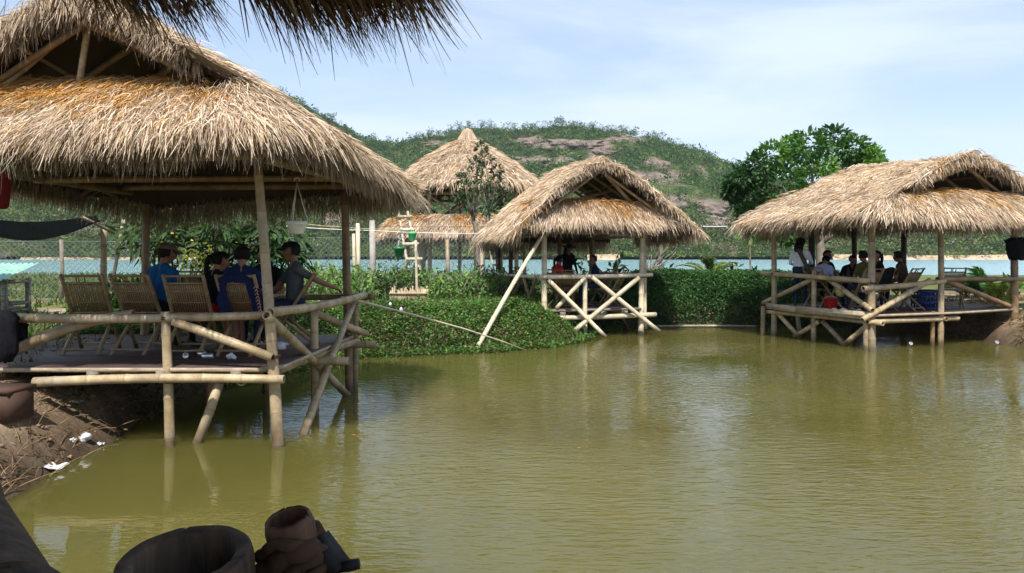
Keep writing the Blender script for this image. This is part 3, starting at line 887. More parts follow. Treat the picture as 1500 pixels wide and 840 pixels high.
class Roof:
    """hip-and-gable thatch in local axes: ridge along y, gable towards -y"""
    def __init__(s, Wl, Wr, zr, ze, yg, ys, yfe, yb, zs, ybe, hip=True, c=.7, sag=.10, xs=(1.0, 2.0), und=.05, ze_l=None, seed=0, round_=.0, ridge_drop=0.0, lift_f=0.0, zs_b=None, sag_b=None, zse=None, zse_b=None):
        s.__dict__.update(locals()); del s.__dict__['s']
        s.vs = (zr - zs) / (zr - ze)
        s.sag_b = sag if sag_b is None else sag_b
        s.zs_b = zs if zs_b is None else zs_b
    def und_z(s, x, y):
        return (fbm(x * 1.1 + 9 * s.seed, y * 1.1, 3, 3 + s.seed) - .5) * 2 * s.und
    def slope(s, sg):
        W = s.Wl if sg < 0 else s.Wr
        def S(u, v):
            if s.hip:
                t = np.clip((v - s.vs) / (1 - s.vs), 0, 1)
                yf = np.where(v < s.vs, s.yg + (s.ys - s.yg) * 0.0, s.yg + (s.yfe + s.c - s.yg) * t)
                yb = np.where(v < s.vs, s.yb, s.yb + (s.ybe - s.c - s.yb) * t)
            else:
                yf, yb = s.yg + 0 * v, s.yb + 0 * v
            y = yf + (yb - yf) * u
            x = sg * W * v
            z = s.zr + (s.ze - s.zr) * v + (s.sag + (s.sag_b - s.sag) * u) * np.sin(PI * np.clip(v, 0, 1)) - .10 * np.exp(-(v / .06) ** 2) - s.ridge_drop * u * (1 - v) + s.lift_f * (1 - u) * v
            # the eave dips towards the middle of its length
            return np.stack([x, y, z + s.und_z(x, y)], 1)
        return S
    def skirt(s, end):
        def S(u, v):
            uu = 2 * u - 1
            if s.hip:
                x0l, x0r, x1l, x1r = -s.Wl * s.vs - .05, s.Wr * s.vs + .05, -(s.Wl - s.c), s.Wr - s.c
            else:
                x0l, x0r, x1l, x1r = -s.xs[0], s.xs[0], -s.xs[1], s.xs[1]
            xl, xr = x0l + (x1l - x0l) * v, x0r + (x1r - x0r) * v
            x = xl + (xr - xl) * u
            ya, yb = (s.ys, s.yfe) if end < 0 else (s.yb - .1, s.ybe)
            zs = s.zs if end < 0 else s.zs_b
            y = ya + (yb - ya) * v
            ze = (s.zse if end < 0 else s.zse_b) or s.ze
            zl = ze if s.ze_l is None else s.ze_l
            zee = ze + (zl - ze) * np.clip(.5 - uu * .5, 0, 1) ** 1.5
            z = zs + (zee - zs) * v + s.sag * np.sin(PI * np.clip(v, 0, 1)) - s.round_ * uu ** 2 + (s.lift_f * v if end < 0 else 0)
            return np.stack([x, y + 0 * v, z + s.und_z(x, y + 3)], 1)
        return S
    def corner(s, sg, end):
        SL, SK = s.slope(sg), s.skirt(end)
        def S(u, v):
            a = SL(np.full_like(v, 0.0 if end < 0 else 1.0), s.vs + (1 - s.vs) * v)
            b = SK(np.full_like(v, 0.0 if sg < 0 else 1.0), v)
            p = a + (b - a) * u[:, None]
            d = np.array([sg, end, 0.0]) * .7071
            return p + d * (np.sin(PI * u) * (.16 if end < 0 else .0) * v * s.c)[:, None] + np.array([0, 0, 1.0]) * (np.sin(PI * u) * .03)[:, None]
        return S
    def build(s, g, dens, L, W, fresh_skirt=.3, back=True, lift=.13, fringe=None, back_dens=.35, edge=300, verge=.25):
        P = []
        for sg in (-1, 1): P.append((s.slope(sg), 'slope', sg))
        P.append((s.skirt(-1), 'skirt', 0)); P.append((s.skirt(1), 'bskirt', 0))
        if s.hip:
            for sg in (-1, 1):
                P.append((s.corner(sg, -1), 'corner', sg)); P.append((s.corner(sg, 1), 'bcorner', sg))
        for S, kind, sg in P:
            patch_sheet(g, S, 24, 14, .09, (.25, .18, .11))
            q = patch_grid(S, 30, 30).reshape(30, 30, 3)
            du = np.linalg.norm(np.diff(q, axis=1), axis=2)[:29].mean() * 29; dv = np.linalg.norm(np.diff(q, axis=0), axis=2)[:, :29].mean() * 29
            n = int(du * dv * dens * (back_dens if kind[0] == 'b' else 1))
            fr = None
            if kind in ('skirt', 'bskirt') and fresh_skirt:
                fr = lambda u, v: np.clip(fresh_skirt * (1.9 - 2.3 * v), 0.03, 1)
            elif kind == 'slope':
                fr = lambda u, v: np.full_like(u, .05)
            patch_straw(g, S, n, L, W, lift, fr)
            # ragged eave: long straw past the edge, and straw hanging below it, coloured darker as eave shade
            ev = S(np.linspace(0, 1, 40), np.full(40, .99)); up = S(np.linspace(0, 1, 40), np.full(40, .93))
            out = norm_rows((ev - up) * np.array([1, 1, 0.0]))
            ln = np.linalg.norm(np.diff(ev, axis=0), axis=1).sum()
            f = back_dens if kind[0] == 'b' else 1
            fl = (fringe or L) * (1.35 if kind[0] == 'b' else 1)
            line_fringe(g, ev + np.array([0, 0, -.02]), None, int(ln * edge * f), fl, W, out * .95, .35, .035, 0.0)
            line_fringe(g, ev - out * .12 + np.array([0, 0, -.08]), None, int(ln * edge * max(f, .8)), fl * .95, W, out * .15, .4, .04, .45)
            if kind == 'slope':
                vm = s.vs if s.hip else 1.0
                for u0, o in ((0.0, -1), (1.0, 1)):
                    vv = np.linspace(0.0, vm, 30)
                    ed = S(np.full(30, u0), vv)
                    ff = 1 if o < 0 else .5
                    l2 = np.linalg.norm(np.diff(ed, axis=0), axis=1).sum()
                    line_fringe(g, ed + np.array([0, 0, .0]), None, int(l2 * edge * .9 * ff), verge, W, np.array([0, o * .55, 0.0]), .5, .05, .1, .12)
                    line_fringe(g, ed - np.array([0, o * .1, .05]), None, int(l2 * edge * .6 * ff), verge, W, np.array([0, o * .1, 0.0]), .5, .05, .35)  # inner verge straw coloured darker as shade
        # ridge cap: straw bent over the ridge both ways
        for sg in (-1, 1):
            yy = np.linspace(s.yg, s.yb, 30); rd = np.linspace(0, s.ridge_drop, 30)
            ed = np.stack([0 * yy, yy, s.zr + .03 - rd + s.und_z(0 * yy, yy)], 1)
            line_fringe(g, ed, None, int((s.yb - s.yg) * edge * .8), L, W, np.array([sg * 1.5, 0, .3]), .3, .03)

def rot_world(P, org, th):
    c, s = math.cos(th), math.sin(th)
    P = np.asarray(P, float).reshape(-1, 3)
    return np.stack([P[:, 0] * c - P[:, 1] * s, P[:, 0] * s + P[:, 1] * c, P[:, 2]], 1) + np.asarray(org, float)

def pole(root, name, p0, p1, r0, r1=None, mat='bamboo', world=True, step=.36, bend=0.0, hollow=True, n=10, parent=None):
    g = G(); bamboo(g, p0, p1, r0, r1, step, bend, n, hollow)
    return link(name, g, M[mat], parent or root, local=not world, root=root)

def roof_frame(root, rf, mat='bamboo_brown', nr=5):
    """rafters, ridge pole and battens under the thatch (local axes)"""
    rg = random.Random(rf.seed + 3)
    off = np.array([0, 0, -.17])
    def P(S, u, v): return S(np.array([u]), np.array([v]))[0] + off
    pole(root, 'ridge_pole', (0, rf.yg + .05, rf.zr - .28), (0, rf.yb - .05, rf.zr - .28 - rf.ridge_drop), .045, None, mat, False)
    for sg in (-1, 1):
        S = rf.slope(sg)
        for k in range(nr):
            u = .06 + .88 * k / (nr - 1)
            pole(root, 'rafter', P(S, u, .02), P(S, u, .96), .035, .03, mat, False)
        for v in (.25, .5, .75, .95):
            pole(root, 'batten', P(S, .02, v) - (0, 0, .05), P(S, .98, v) - (0, 0, .05), .022, None, mat, False)

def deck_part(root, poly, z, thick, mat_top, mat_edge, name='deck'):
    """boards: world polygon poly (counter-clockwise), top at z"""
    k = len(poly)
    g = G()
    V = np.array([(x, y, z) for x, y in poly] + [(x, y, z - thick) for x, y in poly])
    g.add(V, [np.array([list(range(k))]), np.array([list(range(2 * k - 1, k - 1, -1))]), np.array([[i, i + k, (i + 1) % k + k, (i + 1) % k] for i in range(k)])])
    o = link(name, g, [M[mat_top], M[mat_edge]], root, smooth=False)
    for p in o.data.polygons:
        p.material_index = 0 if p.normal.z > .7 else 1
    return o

# ------------------------------------------------------------------ hut by the left bank
ORG = np.array([-4.1, 7.75, 0.0])
left_hut = thing('thatched_hut', 'largest thatched bamboo hut, over the water beside the brown earth bank', 'hut', ORG, R(-4), 'thatched dining huts on stilts')
rf = Roof(2.55, 2.42, 4.52, 2.94, -.62, -.05, -1.05, 3.1, 3.78, 4.0, True, .8, .05, und=.05, ze_l=2.74, seed=1, lift_f=.20, sag_b=-.42)
g = G(); rf.build(g, 5200, .25, .0085, 1.0, edge=760, fringe=.33, verge=.24)
lh_roof = link('roof', g, M['thatch'], left_hut, True, False)
roof_frame(left_hut, rf)
pole(left_hut, 'gable_strut', (-.28, -.2, 3.45), (-.08, -.30, 4.3), .035, .03, 'bamboo', False)
pole(left_hut, 'gable_strut', (-1.3, -.2, 3.5), (-.25, -.3, 4.25), .04, .035, 'bamboo', False)
pole(left_hut, 'gable_strut', (1.28, -.25, 3.55), (.2, -.3, 4.2), .035, .03, 'bamboo', False)
pole(left_hut, 'tie_beam', (-1.7, -.15, 2.98), (1.75, -.15, 2.98), .045, None, 'bamboo_brown', False)
pole(left_hut, 'tie_beam', (-1.75, 3.0, 2.95), (1.9, 3.0, 2.95), .045, None, 'bamboo_brown', False)
pole(left_hut, 'tie_beam', (1.72, -.3, 2.92), (1.92, 3.3, 2.9), .045, None, 'bamboo_brown', False)
pole(left_hut, 'tie_beam', (-1.72, -.3, 2.92), (-1.8, 3.3, 2.9), .045, None, 'bamboo_brown', False)
pole(left_hut, 'tie_beam', (-1.9, 1.4, 2.9), (1.9, 1.4, 2.9), .04, None, 'bamboo_brown', False)
ZD = .82
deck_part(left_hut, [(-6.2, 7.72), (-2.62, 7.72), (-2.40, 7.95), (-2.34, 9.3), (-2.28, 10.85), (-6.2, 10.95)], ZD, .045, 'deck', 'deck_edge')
pole(left_hut, 'deck_beam', at(50, 560, 7.66), at(416, 556, 7.62), .050, .044, bend=.025)
for (x0, y0, x1, y1, z0) in ((-2.75, 7.62, -2.95, 10.7, .70), (-4.2, 7.8, -4.2, 10.8, .72), (-5.4, 7.8, -5.4, 10.8, .72)):
    pole(left_hut, 'deck_beam', (x0, y0, z0), (x1, y1, z0), .05)
pole(left_hut, 'deck_beam', (-2.58, 7.85, .72), (-2.25, 10.9, .72), .05)
pole(left_hut, 'deck_beam', (-4.6, 9.0, .69), (-1.98, 9.12, .69), .048)
pole(left_hut, 'deck_beam', (-4.6, 10.7, .69), (-1.95, 10.75, .69), .048)
for px in (135, 236, 345):
    g = G(); p = at(px, 548, 7.70); beam(g, p + (0, .3, -.005), p + (0, -.03, -.005), .085, .075); link('beam_end', g, M['plank_grey'], left_hut, smooth=False)
# rails and posts
pole(left_hut, 'rail', at(14, 466, 7.70), at(391, 462, 7.70), .050, .042, bend=-.02)
pole(left_hut, 'rail', (-2.47, 7.66, 1.395), (-2.10, 10.72, 1.40), .052, .046, bend=-.03)
pole(left_hut, 'post', at(242, 457, 7.72), at(250, 653, 7.78) - (0, 0, .5), .045, .055)
p = at(407, 655, 7.77)
pole(left_hut, 'post', at(376, 222, 7.72), p + (.04, 0, -.5), .042, .066)
pole(left_hut, 'post', at(460, 447, 9.3), at(462, 607, 9.3) - (0, 0, .5), .047, .05)
pole(left_hut, 'post', at(505, 285, 10.75), at(513, 576, 10.85) - (0, 0, .5), .055, .06, 'bamboo_brown')
pole(left_hut, 'post', at(521, 430, 10.95), at(519, 572, 10.98) - (0, 0, .4), .04, .045)
pole(left_hut, 'post', (-6.15, 7.85, 2.8), (-6.2, 7.8, .3), .055)
pole(left_hut, 'post', at(214, 300, 10.9), (-5.35, 10.9, .3), .055, None, 'bamboo_brown')
pole(left_hut, 'post', (-3.7, 9.2, .8), (-3.7, 9.2, -.5), .05, None, 'bamboo_brown')
pole(left_hut, 'post', (-3.5, 10.7, .8), (-3.5, 10.7, -.5), .05, None, 'bamboo_brown')
pole(left_hut, 'brace', at(2, 522, 7.82), at(196, 460, 7.80), .066, .05, bend=.07)
pole(left_hut, 'brace', at(254, 471, 7.66), at(399, 524, 7.64), .045)
pole(left_hut, 'brace', at(322, 560, 7.9), at(273, 650, 7.95) - (0, 0, .3), .05)
pole(left_hut, 'brace', at(390, 462, 7.60), at(511, 582, 10.72), .048, .05)
pole(left_hut, 'brace', at(520, 440, 10.55), at(437, 642, 8.12) - (0, 0, .12), .04, .052)
pole(left_hut, 'brace', at(452, 455, 9.4), at(537, 489, 11.2), .048)
g = G(); bamboo(g, (-4.4, 10.9, 1.35), (-2.0, 10.95, 1.36), .045); link('rail', g, M['bamboo_brown'], left_hut)

# ------------------------------------------------------------------ hut in the middle of the far bank
FL = np.array([.76, 17.8]); th = R(15.7); U2 = np.array([math.cos(th), math.sin(th)]); V2 = np.array([-math.sin(th), math.cos(th)])
def mid(a, b, z): return np.array([*(FL + U2 * a + V2 * b), z])
mid_hut = thing('thatched_hut', 'small open-gabled thatched hut with crossed bamboo braces and a long leaning prop', 'hut', mid(1.12, 0, 0), th, 'thatched dining huts on stilts')
rf = Roof(2.15, 2.44, 4.16, 2.5, -.95, -.35, -.95, 2.3, 3.22, 3.5, False, .0, .14, xs=(1.5, 2.05), und=.05, seed=2, zs_b=2.85, zse=2.76, zse_b=2.36)
rf.yfe = -.80
rf.ze_l = None
class MidRoof(Roof): pass
g = G(); rf.build(g, 2600, .30, .013, .62, edge=420, fringe=.32, verge=.17)
link('roof', g, M['thatch'], mid_hut, True, False)
roof_frame(mid_hut, rf)
zd, zr_ = .66, 1.44
pole(mid_hut, 'gable_strut', (.95, -.5, 3.15), (.05, -.55, 4.0), .045, None, 'bamboo', False)
pole(mid_hut, 'gable_strut', (-.6, -.3, 3.2), (.9, .4, 3.6), .035, None, 'bamboo_brown', False)
for y_ in (.05, 3.2):
    pole(mid_hut, 'tie_beam', (-1.7, y_, 2.5), (1.7, y_, 2.5), .05, None, 'bamboo_brown', False)
pole(mid_hut, 'tie_beam', (-1.4, -.1, 2.42), (-1.4, 3.3, 2.42), .05, None, 'bamboo_brown', False)
pole(mid_hut, 'tie_beam', (1.35, -.1, 2.42), (1.35, 3.3, 2.42), .05, None, 'bamboo_brown', False)
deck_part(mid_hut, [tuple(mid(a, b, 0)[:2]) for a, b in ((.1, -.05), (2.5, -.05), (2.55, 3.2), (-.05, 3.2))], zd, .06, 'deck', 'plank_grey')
for a in (.45, .95, 1.5, 2.05):
    g = G(); beam(g, mid(a, -.1, zd - .11), mid(a, 3.1, zd - .11), .12, .09); link('joist', g, M['plank_grey'], mid_hut, smooth=False)
bp = 'bamboo_pale'
pole(mid_hut, 'deck_beam', mid(.0, -.12, zd - .2), mid(2.85, -.12, zd - .17), .06, None, bp)
pole(mid_hut, 'rail', mid(-.18, -.12, zr_), mid(2.75, -.12, zr_ + .03), .055, .05, bp)
pole(mid_hut, 'rail', mid(-.08, .0, zr_), mid(-.35, 3.2, zr_ - .02), .045, None, bp)
pole(mid_hut, 'rail', mid(2.6, .1, zr_), mid(2.6, 3.2, zr_), .045, None, 'bamboo_brown')
pole(mid_hut, 'post', mid(.0, .0, 2.6), mid(.0, .0, .0), .065, .07, bp)
pole(mid_hut, 'post', mid(2.55, .0, 2.6), mid(2.5, .0, -.5), .06, .075, bp)
pole(mid_hut, 'post', mid(2.72, .25, 2.5), mid(2.66, .1, .1), .04, .045, bp)
pole(mid_hut, 'post', mid(1.02, -.05, zr_), mid(1.02, -.05, -.02), .055, None, bp)
pole(mid_hut, 'post', mid(-.3, 3.2, 2.5), mid(-.3, 3.2, .3), .07, None, 'bamboo_shade')
pole(mid_hut, 'post', mid(-.2, 2.2, 2.5), mid(-.2, 2.2, .3), .06, None, 'bamboo_shade')
pole(mid_hut, 'post', mid(2.5, 3.2, 2.5), mid(2.5, 3.2, -.4), .07, None, 'bamboo_brown')
pole(mid_hut, 'post', mid(1.5, 3.2, 2.5), mid(1.5, 3.2, -.4), .055, None, 'bamboo_brown')
pole(mid_hut, 'brace', at(803, 410, 17.72), at(887, 494, 17.75), .052, None, bp)
pole(mid_hut, 'brace', at(857, 407, 17.9), at(815, 452, 17.85), .048, None, bp)
pole(mid_hut, 'brace', at(936, 407, 18.2), at(840, 486, 17.65), .055, None, bp)
pole(mid_hut, 'brace', at(867, 406, 17.95), at(966, 486, 18.2), .052, None, bp)
pole(mid_hut, 'brace', at(940, 452, 18.7), at(946, 482, 18.8), .05, None, bp)
pole(mid_hut, 'brace', at(905, 455, 19.5), at(922, 485, 19.8), .045, None, 'bamboo_brown')
pole(mid_hut, 'prop', at(800, 336, 17.55), at(695, 511, 15.2) - (0.02, 0, .12), .045, .05, 'bamboo_pale', bend=.05)
for b0, b1 in ((.2, .9), (1.2, .5), (1.3, 2.0), (2.4, 1.7)):
    pole(mid_hut, 'brace', mid(-.1 - b0 * .06, b0, zr_), mid(-.1 - b1 * .06, b1, .75), .04, None, 'bamboo_brown')

# ------------------------------------------------------------------ hut by the right bank
A2 = np.array([7.44, 15.5]); th3 = R(22.0); U3 = np.array([math.cos(th3), math.sin(th3)]); V3 = np.array([-math.sin(th3), math.cos(th3)])
def rgt(a, b, z): return np.array([*(A2 + U3 * a + V3 * b), z])
right_hut = thing('thatched_hut', 'thatched hut standing before the big leafy tree, filled with seated people', 'hut', rgt(2.15, 0, 0), th3, 'thatched dining huts on stilts')
rf = Roof(2.95, 2.85, 4.08, 2.80, -.65, -.1, -.95, 2.5, 3.32, 3.75, True, .6, .14, und=.07, seed=3)
g = G(); rf.build(g, 2700, .28, .013, .5, edge=440, fringe=.34, verge=.22)
link('roof', g, M['thatch'], right_hut, True, False)
roof_frame(right_hut, rf)
pole(right_hut, 'gable_strut', (-1.0, -.2, 3.3), (-.1, -.3, 3.95), .045, None, 'bamboo_brown', False)
pole(right_hut, 'gable_strut', (-1.35, -.1, 3.2), (-1.3, -.15, 3.6), .035, None, 'bamboo_brown', False)
pole(right_hut, 'gable_strut', (1.2, -.2, 3.25), (.2, -.3, 3.95), .045, None, 'bamboo_brown', False)
for y_ in (.05, 2.85):
    pole(right_hut, 'tie_beam', (-2.3, y_, 2.66), (2.3, y_, 2.66), .05, None, 'bamboo_brown', False)
for x_ in (-2.15, 2.15):
    pole(right_hut, 'tie_beam', (x_, -.3, 2.6), (x_, 3.1, 2.6), .05, None, 'bamboo_brown', False)
zd3 = .74
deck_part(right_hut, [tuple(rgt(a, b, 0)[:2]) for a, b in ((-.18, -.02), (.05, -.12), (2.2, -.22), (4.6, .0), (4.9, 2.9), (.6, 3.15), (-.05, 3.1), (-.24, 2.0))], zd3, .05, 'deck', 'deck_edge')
g = G(); beam(g, rgt(-.22, 1.9, zd3 - .03), rgt(-.14, -.05, zd3 - .03), .05, .16); link('edge_board', g, M['deck_edge'], right_hut, smooth=False)
g = G(); beam(g, rgt(-.05, 3.12, zd3 - .03), rgt(-.24, 1.93, zd3 - .03), .05, .14); link('edge_board', g, M['deck_edge'], right_hut, smooth=False)
pole(right_hut, 'deck_beam', rgt(-.06, 3.1, zd3 - .17), rgt(-.04, -.3, zd3 - .17), .05)
pole(right_hut, 'deck_beam', rgt(-.2, -.05, zd3 - .15), rgt(2.35, -.12, zd3 - .15), .055)
pole(right_hut, 'deck_beam', rgt(1.9, -.2, zd3 - .15), rgt(1.9, 2.8, zd3 - .15), .05, None, 'bamboo_brown')
pole(right_hut, 'post', rgt(0, 0, 2.7), rgt(0, 0, -.5), .062, .085)
pole(right_hut, 'post', rgt(-.14, .04, .72), rgt(-.14, .04, -.5), .05, .055)
pole(right_hut, 'post', rgt(-.02, 2.9, 2.7), rgt(-.02, 2.9, -.5), .06, .07)
pole(right_hut, 'post', rgt(-.12, 3.15, .7), rgt(-.16, 3.15, -.5), .055, .06)
pole(right_hut, 'post', rgt(.02, 1.62, 1.62), rgt(0, 1.62, -.5), .055, .06)
pole(right_hut, 'post', rgt(1.9, -.06, 2.7), rgt(1.88, -.06, -.5), .058, .065, 'bamboo')
pole(right_hut, 'post', rgt(1.74, -.0, .75), rgt(1.72, -.0, -.5), .045, .05, 'bamboo_brown')
pole(right_hut, 'post', rgt(4.3, .0, 2.7), rgt(4.32, .0, .3), .075, .085, 'bamboo_brown')
pole(right_hut, 'post', rgt(4.3, 2.9, 2.7), rgt(4.3, 2.9, .3), .07, None, 'bamboo_shade')
pole(right_hut, 'post', rgt(1.15, 2.9, 2.7), rgt(1.15, 2.9, -.4), .075, .08, 'bamboo_shade')
pole(right_hut, 'post', rgt(2.55, 2.9, 2.7), rgt(2.55, 2.9, .0), .06, None, 'bamboo_shade')
pole(right_hut, 'rail', rgt(-.02, 3.35, 1.50), rgt(-.06, -.02, 1.42), .05, .058)
pole(right_hut, 'rail', rgt(-.28, -.02, 1.27), rgt(1.95, -.12, 1.40), .06, .055)
pole(right_hut, 'rail', rgt(1.75, -.10, 1.44), rgt(4.62, -.05, 1.40), .055, .05, 'bamboo_brown')
pole(right_hut, 'rail', rgt(.2, 2.95, 1.42), rgt(4.3, 2.95, 1.42), .045, None, 'bamboo_brown')
pole(right_hut, 'brace', at(1118, 444, 18.6), at(1196, 406, 17.0), .055)
pole(right_hut, 'brace', at(1203, 402, 16.9), at(1278, 455, 15.3), .052, .055)
pole(right_hut, 'brace', at(1263, 469, 15.25), at(1362, 411, 16.0), .055, .058)
pole(right_hut, 'brace', at(1386, 411, 16.25), at(1480, 449, 17.0), .055, .05, 'bamboo_brown')
pole(right_hut, 'brace', at(1136, 455, 18.1), at(1172, 496, 17.5), .055)
pole(right_hut, 'brace', at(1163, 494, 17.4), at(1200, 471, 16.9), .05)
pole(right_hut, 'brace', at(1205, 471, 16.85), at(1238, 506, 16.2), .055)
pole(right_hut, 'brace', at(1234, 508, 16.15), at(1272, 476, 15.6), .055)
pole(right_hut, 'brace', at(1168, 462, 17.9), at(1172, 490, 18.1), .05, .06, 'bamboo_pale')
pole(right_hut, 'brace', rgt(.12, 1.75, 1.35), rgt(-.05, 2.05, 2.1), .05, None, 'bamboo_shade')

# ------------------------------------------------------------------ round two-storey tower behind the fence
TC = np.array([-1.78, 30.0, 0.0]); gz = .7
tower = thing('thatched_tower', 'round two-storey thatched tower with a pointed cap behind the wire fence', 'tower', TC + (0, 0, gz))
def cone_patch(r0, z0, r1, z1, a0, a1, sag=.12):
    def S(u, v):
        a = a0 + (a1 - a0) * u
        oc = 1 - .05 * (1 - np.cos(((a * 8 / (2 * PI)) % 1 - .5) * PI)) * 0
        r = (r0 + (r1 - r0) * v) * (1 + .025 * np.sin(a * 8))
        z = z0 + (z1 - z0) * v + sag * np.sin(PI * v) + .05 * np.sin(a * 5 + 1) * v
        return np.stack([r * np.cos(a), r * np.sin(a), z - gz], 1)
    return S
def cone_thatch(name, r0, z0, r1, z1, dens, fresh, fr_len=.42):
    g = G()
    for k in range(6):
        S = cone_patch(r0, z0, r1, z1, k * PI / 3, (k + 1) * PI / 3)
        patch_sheet(g, S, 12, 8, .1, (.25, .18, .11))
        area = PI * (r0 + r1) * math.hypot(r1 - r0, z1 - z0) / 6
        fv = k in (0, 1, 2)
        patch_straw(g, S, int(area * dens * (.4 if fv else 1)), .42, .026, .2, lambda u, v: np.clip(fresh * (1.6 - 1.6 * v), .02, 1))
        ev = S(np.linspace(0, 1, 20), np.full(20, .99)); out = norm_rows(ev * np.array([1, 1, 0]))
        ln = r1 * PI / 3
        line_fringe(g, ev, None, int(ln * 150), fr_len, .032, out * .7, .4, .04)
        line_fringe(g, ev * np.array([.96, .96, 1]) - (0, 0, .08), None, int(ln * 120), fr_len, .032, out * .1, .4, .05, .45)  # inner fringe coloured darker as shade under the eave
    return link(name, g, M['thatch'], tower, True, False)
top_roof = cone_thatch('roof', .22, 6.5, 3.08, 4.62, 1100, .05)
low_roof = cone_thatch('lower_roof', 2.55, 3.40, 3.42, 2.78, 1100, .36, .34)
g = G(); lathe(g, [(.42, 6.35 - gz), (.30, 6.62 - gz), (.16, 6.88 - gz), (.05, 6.98 - gz)], n=18, col=(.5, .42, .32))
a_ = RNG.uniform(0, 2 * PI, 700); P = np.stack([.2 * np.cos(a_), .2 * np.sin(a_), 6.85 - gz + 0 * a_], 1); D = np.stack([np.cos(a_) * .6, np.sin(a_) * .6, -1 + 0 * a_], 1)
blades(g, P - D * RNG.uniform(-.1, .1, (700, 1)), D, .42, .03, .2, straw_cols(P)); 
cap_ = link('cap', g, M['thatch'], tower, True, False)
g = G(); lathe(g, [(.03, 6.95 - gz), (.05, 7.02 - gz), (.025, 7.08 - gz), (.04, 7.12 - gz), (.008, 7.25 - gz)], n=10); link('finial', g, M['bark'], tower, True)
for k in range(8):
    a_ = k * PI / 4 + .2; c_, s_ = math.cos(a_), math.sin(a_)
    pole(tower, 'post', (2.35 * c_, 2.35 * s_, 4.5 - gz), (2.35 * c_, 2.35 * s_, 0.0), .075, .085, 'bamboo', False)
    b_ = a_ + PI / 4; c2, s2 = math.cos(b_), math.sin(b_)
    pole(tower, 'upper_rail', (2.35 * c_, 2.35 * s_, 4.22 - gz), (2.35 * c2, 2.35 * s2, 4.22 - gz), .06, None, 'bamboo', False)
    pole(tower, 'brace', (2.35 * c_, 2.35 * s_, 4.15 - gz), (2.3 * (c_ + c2) / 2, 2.3 * (s_ + s2) / 2, 3.5 - gz), .05, None, 'bamboo', False)
    pole(tower, 'brace', (2.35 * c2, 2.35 * s2, 4.15 - gz), (2.4 * (c_ + c2) / 2, 2.4 * (s_ + s2) / 2, 3.5 - gz), .05, None, 'bamboo_brown', False)
g = G(); lathe(g, [(2.6, 3.32 - gz), (2.62, 3.42 - gz), (.02, 3.44 - gz)], n=24); link('upper_floor', g, M['plank_grey'], tower, True, False)
g = G(); p = at(617, 300, 28.9); q_ = at(617, 470, 28.9); lathe(g, [(.14, .7), (.17, 1.6), (.24, 2.2), (.33, 2.75)], (p[0], p[1], 0), 18); link('pillar', g, M['concrete'], tower)
# ================================================================== vegetation
def gh(x, y):
    return float(ground_h(np.array([x]), np.array([y]))[0])

def scatter_cover(name, n, xr, yr, ok, top, size, cols, hang=.25, kind='stuff'):
    X = RNG.uniform(*xr, n); Y = RNG.uniform(*yr, n)
    k = ok(X, Y); X, Y = X[k], Y[k]
    h = np.maximum(ground_h(X, Y), -.02)
    mound = top(X, Y)
    t = RNG.uniform(0, 1, len(X)) ** .6
    Z = h + mound * t + RNG.normal(0, .02, len(X))
    Z = np.maximum(Z, .01)
    P = np.stack([X, Y, Z], 1)
    cn = fbm(X * 1.2, Y * 1.2, 3, 41)
    C = mixcol(len(X), cols, .2) * (.65 + .75 * cn)[:, None]
    D = RNG.normal(size=P.shape) * np.array([1, 1, .5]) + np.array([0, -.35, .25])
    g = G(); leaves(g, P, size * RNG.uniform(.6, 1.4, len(X)), np.clip(C, .004, 1), D, .62, .3, .7)
    return g

CV = [(.045, .125, .026), (.068, .165, .03), (.09, .20, .04), (.05, .13, .04), (.125, .24, .045), (.075, .15, .03)]
def bank_ok(X, Y):
    s = pond_sd(X, Y)
    edge = fbm(X * .9, Y * .9, 3, 19) * 1.4
    return (s > -.16 - .40 * fbm(X * 2.3, Y * 2.3, 3, 27) ** 1.3) & (s < 3.0 + edge) & (fbm(X * 1.1, Y * 1.1, 3, 91) > .27 - .3 * (s < .6)) & (X < 2.6 + .4 * np.sin(Y)) & ((Y > 12.4 - .5 * (X + 3.5)) | (X < -3.2)) & (X > -6.5)
bank_top = lambda X, Y: (.04 + .26 * fbm(X * .8, Y * .8, 4, 23)) * sstep(-.3, .35, pond_sd(X, Y)) * (1 - .6 * sstep(1.2, 3.0, pond_sd(X, Y))) + .07
g = scatter_cover('groundcover', 300000, (-6.5, 3.2), (11.0, 21.5), bank_ok, bank_top, .062, CV + [(.16, .15, .05), (.10, .07, .035)])
n = 9000; X = RNG.uniform(-6.4, 3, n); Y = RNG.uniform(11.5, 20.5, n); k = bank_ok(X, Y) & (fbm(X * .8, Y * .8, 3, 33) > .5); X, Y = X[k], Y[k]
P = np.stack([X, Y, ground_h(X, Y)], 1); P[:, 2] = np.maximum(P[:, 2], .02)
blades(g, P, RNG.normal(size=P.shape) * .4 + np.array([0, -.15, 1.0]), .42 * RNG.uniform(.4, 1.3, len(X)), .014, .7, mixcol(len(X), [(.10, .19, .04), (.14, .22, .06), (.07, .14, .03), (.25, .23, .11)], .2))
props(link('groundcover', g, M['leaf'], smooth=False), kind='stuff')

